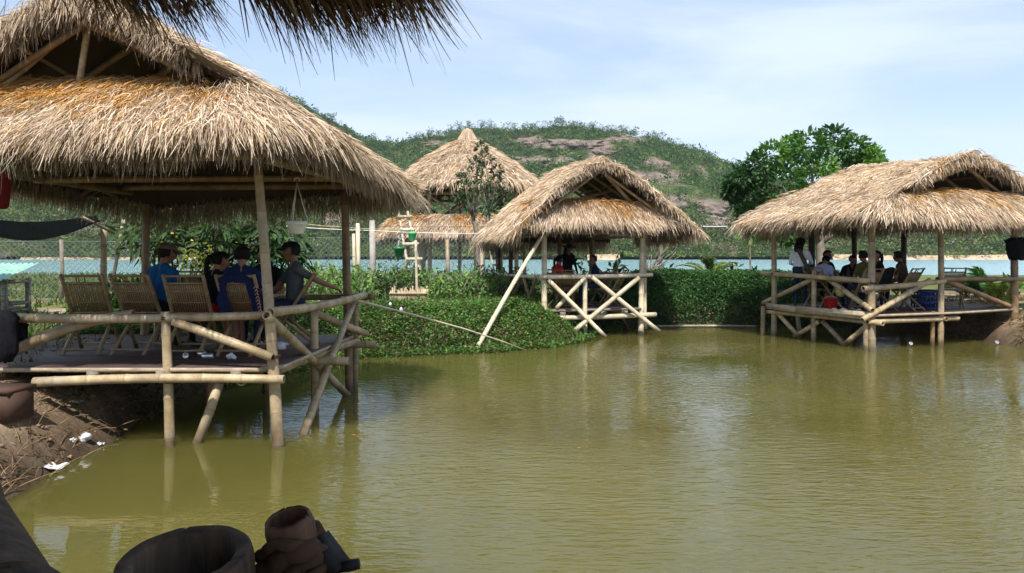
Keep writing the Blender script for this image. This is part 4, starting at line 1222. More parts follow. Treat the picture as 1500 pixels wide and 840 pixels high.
# clipped-looking mass of creeper along the far edge
def hedge_ok(X, Y):
    s = pond_sd(X, Y)
    return (s > -.22) & (s < 2.2) & (X > 2.3) & (X < 9.3) & (Y > 17.5)
n = 190000
X = RNG.uniform(2.3, 9.3, n); Y = RNG.uniform(19.0, 23, n); k = hedge_ok(X, Y); X, Y = X[k], Y[k]
s = pond_sd(X, Y)
tp = (1.30 + .22 * fbm(X * 1.1, Y * 1.1, 3, 61)) * np.sqrt(np.clip((s + .3) / .55, 0, 1)) * (1 - .35 * sstep(1.5, 2.2, s))
tp *= 1 - .35 * sstep(3.6, 2.4, X)
Z = np.where(RNG.uniform(0, 1, len(X)) < .5, tp * RNG.uniform(.9, 1.05, len(X)), tp * RNG.uniform(0, 1, len(X)))
P = np.stack([X, Y, np.maximum(Z, .01)], 1)
C = mixcol(len(X), [(.03, .09, .022), (.04, .11, .028), (.055, .135, .03), (.038, .10, .038), (.08, .17, .04)], .2) * (.6 + .8 * fbm(X * 1.5, Z * 2.2, 3, 14))[:, None]
g = G(); leaves(g, P, .062 * RNG.uniform(.6, 1.4, len(X)), np.clip(C, .004, 1), RNG.normal(size=P.shape) + np.array([0, -.5, -.1]), .62, .3, .6)
solo('hedge', g, M['leaf'], 'long dense green creeper hedge dropping straight to the far edge of the pond', 'hedge', smooth=False)
g = G(); bamboo(g, (3.6, 20.12, .03), (6.55, 20.15, .03), .035); solo('bamboo_pole', g, M['bamboo_pale'], 'pale bamboo pole lying along the waterline below the creeper hedge', 'pole')

# rough grass behind the left bank
n = 60000
X = -5 - 24 * RNG.uniform(0, 1, n) ** 1.2; Y = 10.5 + 30 * RNG.uniform(0, 1, n) ** 1.3
gr = sstep(.42, .6, fbm(X * .5, Y * .35, 4, 21) + .10 * sstep(12, 20, Y))
k = (RNG.uniform(0, 1, n) < gr) & (pond_sd(X, Y) > .7) & ~((X > -6.3) & (Y < 11.2)); X, Y = X[k], Y[k]
P = np.stack([X, Y, ground_h(X, Y)], 1)
g = G(); blades(g, P, RNG.normal(size=P.shape) * .45 + np.array([0, 0, 1.0]), .16 * RNG.uniform(.5, 1.4, len(X)) * (1 + Y * .012), .018 + .0012 * Y, .5, mixcol(len(X), [(.07, .12, .025), (.10, .15, .035), (.05, .09, .02), (.2, .19, .08)], .2))
# and the flat ground in the middle distance
n = 26000
X = RNG.uniform(-9, 13, n); Y = RNG.uniform(19, 42, n)
gr = sstep(.40, .6, fbm(X * .5, Y * .35, 4, 21) + .14); k = (RNG.uniform(0, 1, n) < gr) & (pond_sd(X, Y) > .9) & ~((X > 8.6) & (Y < 25)); X, Y = X[k], Y[k]
P = np.stack([X, Y, ground_h(X, Y)], 1)
blades(g, P, RNG.normal(size=P.shape) * .45 + np.array([0, 0, 1.0]), .25 * RNG.uniform(.5, 1.4, len(X)), .04, .5, mixcol(len(X), [(.06, .11, .025), (.09, .14, .035), (.05, .09, .02), (.2, .19, .08)], .2))
props(link('grass', g, M['leaf'], smooth=False), kind='stuff')

def limb(g, p0, p1, r0, r1, bow=.08, k=5):
    p0, p1 = np.asarray(p0, float), np.asarray(p1, float)
    t = np.linspace(0, 1, k)[:, None]
    b = RNG.normal(0, bow * np.linalg.norm(p1 - p0), 3) * np.array([1, 1, .3])
    pts = p0 + (p1 - p0) * t + b * np.sin(PI * t)
    tube(g, pts, np.linspace(r0, r1, k), 7)
    return pts

def crown(g, C, rad, per, size, cols, aspect=.45, shell=.35, droop=0.0, jit=.2):
    n = len(C)
    D = norm_rows(RNG.normal(size=(n * per, 3)))
    rr = np.repeat(rad, per)[:, None]
    P = np.repeat(C, per, 0) + D * rr * (RNG.uniform(shell, 1, (n * per, 1)) ** .6) * np.array([1, 1, .8])
    cl = np.repeat(mixcol(n, cols, .14), per, 0) * (1 + RNG.normal(0, jit, (n * per, 1)))
    leaves(g, P, size * RNG.uniform(.6, 1.35, n * per), np.clip(cl, .003, 1), D + RNG.normal(0, .45, D.shape) - np.array([0, 0, droop]), aspect, .22, .6)

def tree(name, label, base, trunk_top, r, clumps, radii, per, size, cols, bark='bark', aspect=.45, droop=0.0, limbs=None):
    root = thing(name, label, 'tree', base)
    g = G(); pts = limb(g, np.array(base) - (0, 0, .1), trunk_top, r, r * .6, .05, 7)
    for i, c in enumerate(clumps):
        a = pts[-1 - (i % 3)]
        m_ = limb(g, a, (np.asarray(c) * .65 + a * .35), r * .42, r * .22, .1)
        limb(g, m_[-1], c, r * .22, r * .07, .1)
    link('trunk', g, M[bark], root)
    g = G(); crown(g, np.asarray(clumps), np.asarray(radii), per, size, cols, aspect, .3, droop)
    link('crown', g, M['leaf'], root, smooth=False)
    return root

# big leafy tree rising behind the right-hand hut
cl, rd = [], []
spec = [(1085, 250, .55), (1110, 235, .7), (1095, 280, .6), (1130, 215, .6), (1105, 300, .55), (1145, 255, .85), (1165, 225, .75), (1185, 200, .7), (1220, 188, .55), (1215, 222, .8), (1250, 205, .6), (1262, 228, .65), (1240, 250, .8),
        (1190, 255, .9), (1150, 290, .85), (1275, 215, .4), (1200, 285, .9), (1285, 235, .4), (1120, 320, .5), (1160, 325, .6), (1245, 285, .8), (1075, 268, .35), (1160, 198, .4), (1200, 240, .8)]
for (px, py, r_) in spec:
    dy_ = RNG.uniform(-1.2, 1.4)
    cl.append(at(px, py + 14, 24.5 + dy_)); rd.append(r_ * .92)
tree('broadleaf_tree', 'big bright green tree with large glossy leaves rising behind a thatched roof', (10.0, 24.5, gh(10, 24.5)), (9.9, 24.5, 3.2), .2, cl, rd, 420, .19,
     [(.035, .10, .02), (.055, .14, .024), (.085, .19, .034), (.028, .08, .022), (.12, .24, .048)], 'bark', .5, .15)
# slender young tree in front of the tower
cl, rd = [], []
for (px, py, r_) in [(705, 216, .16), (712, 232, .2), (698, 240, .16), (690, 258, .26), (708, 262, .3), (724, 268, .24), (684, 278, .22), (703, 284, .3), (722, 290, .28), (738, 286, .2), (742, 302, .2), (672, 290, .16), (678, 262, .14), (728, 250, .16), (715, 305, .18), (690, 302, .16), (754, 296, .12)]:
    cl.append(at(px, py, 23.5 + RNG.uniform(-.4, .4))); rd.append(r_ * 1.05)
root = thing('young_tree', 'slender young tree with sparse leaves standing in front of the round tower', 'tree', at(706, 424, 23.5))
g = G(); a_ = limb(g, at(706, 428, 23.5), at(703, 345, 23.5), .17, .12, .02, 6)
b1 = limb(g, at(703, 350, 23.5), at(692, 318, 23.5), .10, .05, .05); b2 = limb(g, at(703, 350, 23.5), at(716, 310, 23.5), .10, .05, .05)
limb(g, at(694, 322, 23.5), at(706, 215, 23.5), .055, .012, .04, 8)
for c in cl:
    limb(g, b1[-1] if c[0] < at(703, 0, 23.5)[0] else b2[-1], c, .03, .01, .08)
link('trunk', g, M['bark'], root)
g = G(); crown(g, np.array(cl), np.array(rd), 62, .17, [(.05, .085, .04), (.07, .11, .05), (.04, .07, .035), (.10, .14, .06)], .4); link('crown', g, M['leaf'], root, smooth=False)
# dark mango-like tree behind the diners of the left hut
cl = [at(px, py, Y) for px, py, Y in [(255, 350, 13.2), (285, 340, 13.4), (310, 355, 13.0), (340, 345, 13.3), (375, 350, 13.5), (275, 368, 13.1), (330, 372, 13.2), (362, 372, 13.0), (395, 365, 13.4), (245, 335, 13.3), (300, 325, 13.4), (355, 322, 13.5), (390, 335, 13.2), (410, 350, 13.4), (375, 395, 13.3), (392, 385, 13.2), (200, 345, 13.3), (225, 338, 13.6), (215, 362, 13.2), (425, 352, 13.5), (412, 375, 13.3), (265, 330, 13.7), (320, 335, 12.9), (430, 380, 13.6), (238, 365, 13.4), (300, 378, 13.5)]]
tree('broadleaf_tree', 'dark drooping-leaved tree right behind the diners of the largest hut', (-5.0, 13.4, gh(-5, 13.4)), (-5.0, 13.4, 2.2), .09, cl, [.33] * len(cl), 52, .23, [(.022, .06, .014), (.03, .075, .018), (.05, .10, .025)], 'bark_dark', .3, .7)

def shrub(name, label, c, h, wd, n, size, cols, aspect=.45, cat='shrub', group=None, up=.5):
    """several stems fanning from the ground, leaves along each"""
    root = thing(name, label, cat, c, 0, group)
    gs, gl = G(), G()
    ns = max(4, n // 26)
    for k in range(ns):
        a = RNG.uniform(0, 2 * PI); q = RNG.uniform(.15, 1) ** .7
        tip = np.array(c) + (math.cos(a) * wd * q, math.sin(a) * wd * q * .8, h * RNG.uniform(.55, 1.05) * (1 - .25 * q))
        pts = limb(gs, np.array(c) + (RNG.normal(0, .06), RNG.normal(0, .06), -.05), tip, .018, .006, .1, 6)
        m = n // ns
        t = RNG.uniform(.25, 1.0, m); i = np.minimum((t * 5).astype(int), 4); f = (t * 5 - i)[:, None]
        P = pts[i] * (1 - f) + pts[i + 1] * f + RNG.normal(0, .05 + wd * .05, (m, 3))
        leaves(gl, P, size * RNG.uniform(.6, 1.3, m), mixcol(m, cols, .2), RNG.normal(size=(m, 3)) + np.array([0, 0, up]), aspect, .25, .5)
    link('stems', gs, M['bark'], root); link('foliage', gl, M['leaf'], root, smooth=False)
    return root
SG = [(.085, .18, .04), (.12, .24, .055), (.17, .28, .07), (.07, .14, .04), (.21, .30, .09)]
shr = [(418, 420, 17.0, .9, .55, 'shrub', 'pale leafy shrub growing just past the rail beside the man in grey'), (455, 405, 19.0, 1.0, .7, 'shrub', 'light green shrub showing between the two rear posts of the largest hut'),
       (545, 398, 20.5, 1.1, .8, 'shrub', 'bushy shrub below the white concrete fence post'), (575, 410, 20.0, .9, .7, 'shrub', 'low round shrub under the dark green hanging pot'),
       (605, 402, 21.0, 1.0, .6, 'shrub', 'shrub at the foot of the leaning ladder'), (640, 410, 20.5, .85, .6, 'shrub', 'spreading bright shrub in front of the concrete pillar of the tower'),
       (668, 405, 21.5, 1.0, .65, 'shrub', 'tall shrub just before the young tree'), (735, 402, 20.5, 1.3, .7, 'shrub', 'dense dark shrub at the back corner of the small open-gabled hut'),
       (520, 420, 18.0, .7, .5, 'shrub', 'small yellow-green shrub past the far end of the bamboo rail'), (490, 405, 20.5, 1.0, .6, 'shrub', 'leafy shrub in front of the lake beside the rear hut post'),
       (760, 415, 21.5, 1.0, .6, 'shrub', 'dark shrub behind the side rail of the small open-gabled hut'), (648, 425, 19.3, .6, .45, 'shrub', 'low shrub beside the little bamboo edging'), (470, 396, 21.0, 1, .6, 'shrub', 'tallest bright shrub against the lake left of the rear hut post'), (532, 402, 19.8, 1, .6, 'shrub', 'bright shrub between the bamboo and the white concrete fence posts'), (685, 402, 20.2, 1, .6, 'shrub', 'bright shrub hiding the foot of the young tree'), (590, 398, 21.2, 1, .55, 'shrub', 'upright shrub right behind the dark green pot'), (715, 408, 19.6, 1, .55, 'shrub', 'rounded shrub where the prop crosses the fence'), (440, 408, 18.0, 1, .5, 'shrub', 'bright shrub behind the short rail post')]
for (px, top, Y, h, wd, nm, lb) in shr:
    x = (px - 750) / F_PX * Y; z = gh(x, Y)
    hh = max(.4, H_CAM - (top - HOR) / F_PX * Y - z)
    dk = 'dark' in lb
    shrub(nm, lb, (x, Y, z), hh * 1.4, wd * 1.35, 900, .14, [(.03, .07, .02), (.045, .09, .025)] if dk else SG, .42, group='shrubs along the fence')
for (px, Y, h, lb) in [(170, 13.2, .95, 'broad-leaved plant beside the slanting pole behind the chairs'), (195, 14.0, 1.0, 'broad-leaved plant growing behind the second empty chair'), (355, 13.0, 1.1, 'tall broad-leaved plant behind the striped jacket'), (140, 12.8, .5, 'small pale plant behind the leftmost chair')]:
    x = (px - 750) / F_PX * Y; z = gh(x, Y)
    shrub('leafy_plant', lb, (x, Y, z), h, .4, 200, .22, [(.045, .10, .025), (.07, .14, .03), (.03, .07, .02)], .4, 'plant', 'plants behind the largest hut')
root = shrub('flowering_bush', 'bush full of small yellow flowers behind the woman in black', at(285, 430, 12.4) * (1, 1, 0) + (0, 0, .75), 1.2, .45, 380, .12, [(.05, .11, .03), (.08, .15, .04)], .45, 'bush')
P = at(288, 380, 12.3) + RNG.normal(0, 1, (230, 3)) * np.array([.26, .12, .14])
g = G(); leaves(g, P, .055, mixcol(230, [(.70, .62, .06), (.75, .70, .25)], .1), None, .9, .2, .6); link('blossom', g, M['leaf'], root, smooth=False)
for (px, Y, h, lb) in [(868, 22.8, 1.45, 'dark big-leaved plant behind the middle of the small hut'), (892, 23.0, 1.35, 'dark big-leaved plant beside the back post of the small hut'), (842, 23.0, 1.3, 'dark big-leaved plant between the two standing diners of the small hut'), (972, 22.6, 1.0, 'dark plant at the dead branch beside the small hut'), (1085, 22.6, 1.1, 'small dark-leaved plant poking out of the creeper hedge before the right hut'), (1112, 22.8, .9, 'lower dark-leaved plant beside the thin sapling')]:
    x = (px - 750) / F_PX * Y; z = gh(x, Y)
    shrub('leafy_plant', lb, (x, Y, z), h, .45, 120, .26, [(.014, .035, .012), (.022, .05, .016)], .36, 'plant', 'dark plants along the far bank')

def palm(name, label, c, nf, L, cols, cat='palm', spread=.8, wid=.35, group=None):
    root = thing(name, label, cat, c, 0, group)
    for k in range(nf):
        a = 2 * PI * k / nf + RNG.uniform(-.3, .3); e = RNG.uniform(.55, 1.35)
        t = np.linspace(0, 1, 12)
        ln = L * RNG.uniform(.75, 1.1)
        d = np.array([math.cos(a) * math.cos(e), math.sin(a) * math.cos(e), math.sin(e)])
        pts = np.array(c) + d * (t * ln)[:, None] + np.array([0, 0, -1.0]) * (.38 * ln * t ** 2.2)[:, None]
        g = G(); tube(g, pts, np.linspace(.016, .004, 12), 5, True, (.16, .2, .05))
        tg = norm_rows(np.gradient(pts, axis=0))
        sd_ = norm_rows(np.cross(tg, [0, 0, 1.0]))
        for s_ in (-1, 1):
            m = 34; tt = np.linspace(.12, .99, m); i = np.minimum((tt * 11).astype(int), 10); f = (tt * 11 - i)[:, None]
            P = pts[i] * (1 - f) + pts[i + 1] * f
            D = sd_[i] * s_ * .8 + tg[i] * .75 + np.array([0, 0, .12])
            blades(g, P, D, wid * ln * .75 * (np.sin(PI * np.clip(tt, .08, .95)) * .7 + .3), .03, .45, mixcol(m, cols, .15))
        link('frond', g, M['leaf'], root, smooth=False)
    return root
palm('young_palm', 'small yellow-green young palm standing above the creeper hedge', (5.95, 22.4, 1.22), 10, 1.25, [(.13, .19, .04), (.20, .24, .06), (.09, .15, .03)])
for (px, Y, L, lb) in [(1432, 20.5, 1.25, 'feathery green reed clump at the left of the three by the right hut'), (1452, 20.0, 1.4, 'tallest feathery reed clump, beside the post with the dark cloth'), (1415, 20.8, 1.0, 'smallest feathery reed clump on the sandy bank')]:
    x = (px - 750) / F_PX * Y
    palm('reed_clump', lb, (x, Y, gh(x, Y)), 9, L, [(.05, .13, .03), (.07, .17, .04)], 'reeds', .6, .3, 'reed clumps on the right bank')
# bare branching bush and thin sapling
root = thing('bare_bush', 'leafless pale bush with forking branches at the corner of the small hut', 'bush', at(955, 400, 21.6))
g = G(); b0 = at(948, 408, 21.6)
for (px, py) in [(975, 372), (985, 350), (960, 345), (938, 350), (945, 365), (990, 368), (968, 358)]:
    m_ = limb(g, b0, b0 * .45 + at(px, py, 21.6) * .55, .03, .018, .06); limb(g, m_[-1], at(px, py, 21.6), .018, .006, .08); limb(g, m_[-2], at(px + 8, py + 6, 21.8), .012, .004, .08)
link('branches', g, M['bark'], root)
root = thing('sapling', 'thin straight sapling with a tuft of leaves at the edge of the creeper hedge', 'tree', at(1101, 405, 22.5))
g = G(); limb(g, at(1101, 412, 22.5), at(1099, 350, 22.5), .035, .02, .02); link('trunk', g, M['bark'], root)
g = G(); crown(g, np.array([at(1098, 345, 22.5), at(1106, 335, 22.5)]), np.array([.3, .3]), 60, .16, SG); link('crown', g, M['leaf'], root, smooth=False)
root = thing('sapling', 'upright pole-like sapling with red blossom behind the small hut', 'tree', at(967, 405, 22))
g = G(); limb(g, at(966, 410, 22), at(970, 335, 22), .06, .045, .02); link('trunk', g, M['bark'], root)
P = at(976, 346, 21.9) + RNG.normal(0, 1, (60, 3)) * np.array([.14, .08, .09])
g = G(); leaves(g, P, .09, mixcol(60, [(.45, .03, .03), (.5, .06, .04)], .1), None, .7); link('blossom', g, M['leaf'], root, smooth=False)

# dry roots and stalks on the left bank
g = G()
for k in range(330):
    x = RNG.uniform(-5.6, -4.1); y = RNG.uniform(5.6, 9.3)
    s = float(pond_sd(np.array([x]), np.array([y]))[0])
    if s < -.12: continue
    z = gh(x, y)
    a = RNG.uniform(0, 2 * PI); L = RNG.uniform(.08, .38)
    p0 = np.array([x, y, z]); p2 = p0 + (math.cos(a) * L, math.sin(a) * L, RNG.uniform(-.08, .16))
    p1 = (p0 + p2) / 2 + (0, 0, RNG.uniform(.02, .12))
    t = np.linspace(0, 1, 5)[:, None]
    tube(g, p0 * (1 - t) ** 2 + 2 * p1 * t * (1 - t) + p2 * t ** 2, np.linspace(.005, .002, 5), 4, False)
mat_noise('dry_stalk', [(.10, .06, .03), (.2, .13, .07), (.30, .2, .11)], 12, .9, 3, bmp=0)
props(link('dry_stalks', g, M['dry_stalk'], smooth=False), kind='stuff')
g = G()
n = 12000; X = np.where(np.arange(n) < 5000, RNG.uniform(-6, -3.9, n), RNG.uniform(10, 14.5, n)); Y = np.where(np.arange(n) < 5000, RNG.uniform(5.0, 10.5, n), RNG.uniform(13.5, 20, n)); s = pond_sd(X, Y); k = (s > -.05) & (fbm(X * 2, Y * 2, 3, 71) > .5); X, Y = X[k], Y[k]
P = np.stack([X, Y, ground_h(X, Y) + .01], 1)
leaves(g, P, np.where(P[:, 0] > 0, .09, .05) * RNG.uniform(.5, 1.4, len(X)), mixcol(len(X), [(.16, .10, .05), (.09, .05, .03), (.22, .15, .08), (.06, .07, .03)], .2), None, .45, .2, .8)
k = P[:, 0] > 0; m_ = int(k.sum()); blades(g, P[k], RNG.normal(size=(m_, 3)) * .7 + np.array([-.2, -.4, .5]), .28 * RNG.uniform(.4, 1.3, m_), .012, 1.0, mixcol(m_, [(.2, .14, .07), (.12, .10, .04), (.28, .21, .12)], .2))
props(link('leaf_litter', g, M['leaf'], smooth=False), kind='stuff')
# ================================================================== folding bamboo chairs and tables
def chair_proto():
    """local axes: the sitter faces +y, back towards -y"""
    root = thing('folding_chair', 'folding chair', 'chair', (0, 0, 0), 0, 'folding bamboo chairs')
    w = .22
    for s in (-1, 1):
        x = s * w
        g = G(); bamboo(g, (x, .30, 0), (x * 1.0, -.27, .93), .023, .021, .3, 0, 7, False); link('back_pole', g, M['bamboo_chair'], root, True)
        g = G(); bamboo(g, (x * .86, -.30, 0), (x * .86, .22, .44), .023, .021, .3, 0, 7, False); link('leg', g, M['bamboo_chair'], root, True)
    for (y, z) in ((.25, .08), (-.24, .06)):
        g = G(); bamboo(g, (-w - .01, y, z), (w + .01, y, z), .016, None, .3, 0, 6, False); link('rung', g, M['bamboo_chair'], root, True)
    g = G()
    for k in range(15):
        x = -w * .84 + 2 * w * .84 * k / 14
        tube(g, [(x, -.12, .425), (x, .05, .42), (x, .24, .435)], .0085, 5)
    for y in (-.11, .22): tube(g, [(-w * .95, y, .412), (w * .95, y, .412)], .013, 6)
    link('seat', g, M['bamboo_chair'], root, True)
    g = G()
    def bk(z): return .30 - .57 * z / .93
    for k in range(16):
        x = -w * .9 + 2 * w * .9 * k / 15
        dz = RNG.uniform(-.006, .006)
        tube(g, [(x, bk(.47) + .01, .47), (x, bk(.83) + .012, .83 + dz)], .0115, 5)
    for z, r_ in ((.47, .013), (.60, .007), (.73, .007), (.83, .014), (.915, .016)):
        tube(g, [(-w - .015, bk(z) - .004, z), (w + .015, bk(z) - .004, z)], r_, 6)
    for x in (-.06, -.035, .03): tube(g, [(x - .01, bk(.83), .83), (x, bk(.915), .915)], .009, 5)
    link('backrest', g, M['bamboo_chair'], root, True)
    return root

CH = chair_proto(); CH_used = []
def place_chair(loc, rz, label, seat_z=None):
    o = CH if not CH_used else copy_tree(CH)
    CH_used.append(o)
    o.location = tuple(map(float, loc)); o.rotation_euler = (0, 0, rz); o['label'] = label
    return o

def table(loc, rz, lx, ly, h, label):
    root = thing('bamboo_table', label, 'table', loc, rz, 'bamboo tables')
    g = G()
    n = int(ly / .035)
    for k in range(n):
        y = -ly / 2 + ly * (k + .5) / n
        beam(g, (-lx / 2, y, h), (lx / 2, y, h), .03, .014)
    link('tabletop', g, M['bamboo'], root, True, False)
    for s in (-1, 1):
        g = G(); tube(g, [(-lx / 2, s * ly * .42, h - .045), (lx / 2, s * ly * .42, h - .045)], .022, 7); link('apron', g, M['bamboo'], root, True)
        for e in (-1, 1):
            g = G(); bamboo(g, (e * lx * .42, s * ly * .42, h - .03), (e * lx * .30, -s * ly * .40, 0), .02, None, .3, 0, 7, False); link('leg', g, M['bamboo'], root, True)
    return root

Z1 = ZD
place_chair((-5.02, 8.95, Z1), R(8), 'leftmost empty folding bamboo chair, tilted, at the deck end near the bank')
place_chair((-4.42, 8.95, Z1), R(-3), 'empty folding bamboo chair just left of the man in the blue shirt')
place_chair((-3.78, 8.85, Z1), R(4), 'empty folding bamboo chair between the man in blue and the woman in black')
place_chair((-3.16, 8.85, Z1), R(-2), 'folding bamboo chair with a navy jacket hung over its back')
place_chair((-2.80, 9.66, Z1), R(100), 'folding bamboo chair under the man in the grey shirt')
place_chair((-4.55, 10.4, Z1), R(176), 'folding bamboo chair across the table facing the pond, half hidden')
table((-3.95, 9.75, Z1), 0, 1.9, .62, .62, 'long low bamboo table the diners of the largest hut sit around')
# middle hut
def pm(a, b): return mid(a, b, zd)
place_chair(pm(.75, 1.35), th + R(-75), 'folding bamboo chair under the woman in red')
place_chair(pm(1.95, 1.0), th + R(100), 'folding bamboo chair with a wide back under the diner in purple')
place_chair(pm(.75, .65), th + R(-20), 'empty folding bamboo chair behind the left crossed braces of the small hut')
place_chair(pm(2.05, .45), th + R(50), 'empty folding bamboo chair behind the right crossed braces of the small hut')
table(pm(1.15, 1.25), th, .95, .6, .68, 'small bamboo table in the middle of the open-gabled hut')
# right hut
def pr(a, b): return rgt(a, b, zd3)
place_chair(pr(.62, .72), th3 + R(-8), 'folding bamboo chair under the olive-shirted man beside the corner post of the right hut')
place_chair(pr(1.62, .55), th3 + R(10), 'folding bamboo chair under the diner leaning behind the middle post of the right hut')
place_chair(pr(1.12, .85), th3 + R(6), 'folding bamboo chair draped with a dark jacket in the right hut')
place_chair(pr(-.02 + .45, 1.95), th3 + R(-70), 'folding bamboo chair under the person in the pale lilac shirt')
place_chair(pr(3.1, .6), th3 + R(-40), 'empty folding bamboo chair behind the sloping brace nearest the right bank')
place_chair(pr(1.0, 2.35), th3 + R(180), 'folding bamboo chair under the man facing the pond in the right hut')
table(pr(1.0, 1.55), th3, 1.5, .62, .66, 'bamboo table the crowd of the right hut sits around')

# ------------------------------------------------------------------ small things
def lump(c, r, n=10, m=7, amp=.35, sd=0, flat=1.0):
    g = G(); ellipsoid(g, (0, 0, 0), (1, 1, 1), n, m)
    V = g.verts(); k = 1 + amp * (np.array([vnoise(v[0] * 2.3 + 7 * sd, v[1] * 2.3 + v[2] * 3.1, sd) for v in V]) - .5) * 2
    g.V = [V * k[:, None] * np.asarray(r, float) + np.asarray(c, float)]
    return g

def sheet_scrap(c, sx, sy, amp, sd, nrm=(0, 0, 1)):
    """a crumpled piece of paper or plastic film"""
    n = 9
    u, v = np.meshgrid(np.linspace(-1, 1, n), np.linspace(-1, 1, n)); u, v = u.ravel(), v.ravel()
    e = 1 - .35 * vnoise(u * 2 + sd, v * 2, sd + 5)
    P = np.stack([u * sx * e, v * sy * e, amp * (vnoise(u * 2.4, v * 2.4, sd) - .3) + amp * .5 * np.abs(np.sin(u * 3 + sd))], 1)
    i = np.arange(n - 1)[:, None] * n; j = np.arange(n - 1)[None, :]
    q = np.stack([i + j, i + j + 1, i + n + j + 1, i + n + j], -1).reshape(-1, 4)
    g = G(); N = np.array([0, 0, .004])
    g.add(np.concatenate([P, P - N]) + np.asarray(c, float), [q, q[:, ::-1] + n * n])
    return g

def ground_pt(px, py):
    """where the view ray meets the ground"""
    Y = np.linspace(3, 60, 6000)
    X = (px - 750) / F_PX * Y; Zr = H_CAM - (py - HOR) / F_PX * Y
    h = np.maximum(ground_h(X, Y), 0.0)
    i = int(np.argmax(Zr < h))
    return np.array([X[i], Y[i], h[i]])

for k, (px, py, s, lb) in enumerate([(78, 691, .085, 'torn flat white paper lying on the bank at the water edge'), (124, 647, .055, 'crumpled white plastic ball, larger of two at the foot of the bank'), (107, 648, .03, 'small crumpled white plastic scrap beside a larger one on the bank'),
                          (112, 594, .05, 'bluish plastic scrap in the dark corner under the hut')]):
    p = ground_pt(px, py)
    g = sheet_scrap(p + (0, 0, .03), s * 1.3, s, s * .5, k) if k in (0, 3) else lump(p + (0, 0, s * .6), (s, s, s * .8), 12, 8, .5, k)
    solo('litter', g, M['white_paper'], lb, 'litter', 'white litter around the pond')
p = on_z(146, 654); solo('litter', sheet_scrap(p + (0, 0, .015), .06, .035, .03, 9), M['white_paper'], 'small white scrap floating just off the left bank', 'litter', 'white litter around the pond')
for k, (px, py, lb) in enumerate([(1333, 506, 'clear plastic cup floating under the right hut'), (1459, 504, 'clear plastic cup lying at the foot of the right bank')]):
    p = on_z(px, py, .03)
    g = G(); Mx = np.array(Matrix.Translation(Vector(p + (0, 0, .03))) @ Matrix.Rotation(R(70), 4, 'X') @ Matrix.Rotation(k * 1.1, 4, 'Z'))
    lathe(g, [(.026, -.045), (.038, .045), (.035, .045), (.024, -.04)], n=14, M=Mx); solo('plastic_cup', g, M['silver'], lb, 'cup', 'white litter around the pond')
for k, (px, py, s, lb) in enumerate([(588, 478, .038, 'white plastic cup caught in the green creepers of the bank'), (572, 470, .03, 'pale paper scrap in the creepers near the thin pole'), (770, 437, .035, 'white scrap in the creepers at the side of the small hut')]):
    p = ground_pt(px, py + 6)
    solo('litter', lump(p + (0, 0, .42 if k < 2 else .35), (s, s, s * 1.2), 12, 8, .4, 20 + k), M['white_paper'], lb, 'litter', 'white litter around the pond')

def can(c, rz, label, tilt=90):
    g = G(); Mx = np.array(Matrix.Translation(Vector(c)) @ Matrix.Rotation(rz, 4, 'Z') @ Matrix.Rotation(R(tilt), 4, 'X'))
    lathe(g, [(.024, -.058), (.032, -.05), (.032, .046), (.026, .058), (.025, .054)], n=14, M=Mx)
    solo('drink_can', g, M['silver'], label, 'can', 'empty drink cans')
for k, (px, py, lb) in enumerate([(272, 521, 'crushed silver drink can by the middle post, under the chairs'), (296, 519, 'silver drink can on the deck between two chair legs'), (304, 522, 'silver drink can lying nearest the sloping brace')]):
    Y = (H_CAM - Z1 - .033) * F_PX / (py - HOR); can(((px - 750) / F_PX * Y, Y, Z1 + .034), .7 * k + .4, lb)
for k, (px, py, s, mt, lb) in enumerate([(340, 523, .05, 'white_paper', 'crumpled white napkin at the deck edge near the corner post'), (410, 508, .075, 'white_paper', 'crumpled white bag at the deck edge just past the corner post')]):
    Y = (H_CAM - Z1 - .03) * F_PX / (py - HOR); solo('napkin', lump(((px - 750) / F_PX * Y, Y, Z1 + s * .6), (s * 1.1, s * .8, s * .7), 12, 8, .45, k + 40), M[mt], lb, 'litter', 'white litter on the decks')
for k, (px, py, s, lb) in enumerate([(1222, 455, .05, 'white napkin beside the red bucket'), (1236, 456, .06, 'bluish napkin farther from the red bucket'), (1258, 456, .045, 'small white napkin near the corner post'), (1305, 452, .05, 'white napkin under the chair with the dark jacket'), (1330, 450, .045, 'flattened white cup beside the blue crate'), (1248, 454, .04, 'white scrap between two napkins on the right deck')]):
    Y = (H_CAM - zd3 - .03) * F_PX / (py - HOR - 2); solo('napkin', lump(((px - 750) / F_PX * Y, Y, zd3 + s * .5), (s * 1.3, s, s * .6), 12, 8, .45, k + 60), M['white_paper'], lb, 'litter', 'white litter on the decks')
p = np.array([(1217 - 750) / F_PX * 17.05, 17.05, zd3])
root = thing('bucket', 'bright red plastic bucket on the deck edge of the right hut', 'bucket', p)
g = G(); lathe(g, [(.10, 0), (.125, .02), (.145, .22), (.155, .225), (.155, .24), (.135, .24), (.11, .03), (.0, .03)], p, 20); link('tub', g, M['red_plastic'], root)
a = np.linspace(0, PI, 12); g = G(); tube(g, np.stack([.15 * np.cos(a), 0 * a - .02, .22 + .06 * np.sin(a)], 1) + p, .005, 5); link('handle', g, M['white_plastic'], root)
p = np.array([(1231 - 750) / F_PX * 17.0, 17.0, zd3 + .30])
root = thing('plastic_bag', 'pale yellow plastic bag hanging from the chair beside the red bucket', 'bag', p)
g = lump(p + (0, 0, .10), (.11, .07, .13), 14, 10, .25, 88); link('sack', g, M['yellow_plastic'], root)
g = G(); tube(g, [p + (-.04, 0, .2), p + (-.02, 0, .30), p + (.02, 0, .30), p + (.04, 0, .2)], .008, 5); link('handle', g, M['yellow_plastic'], root)

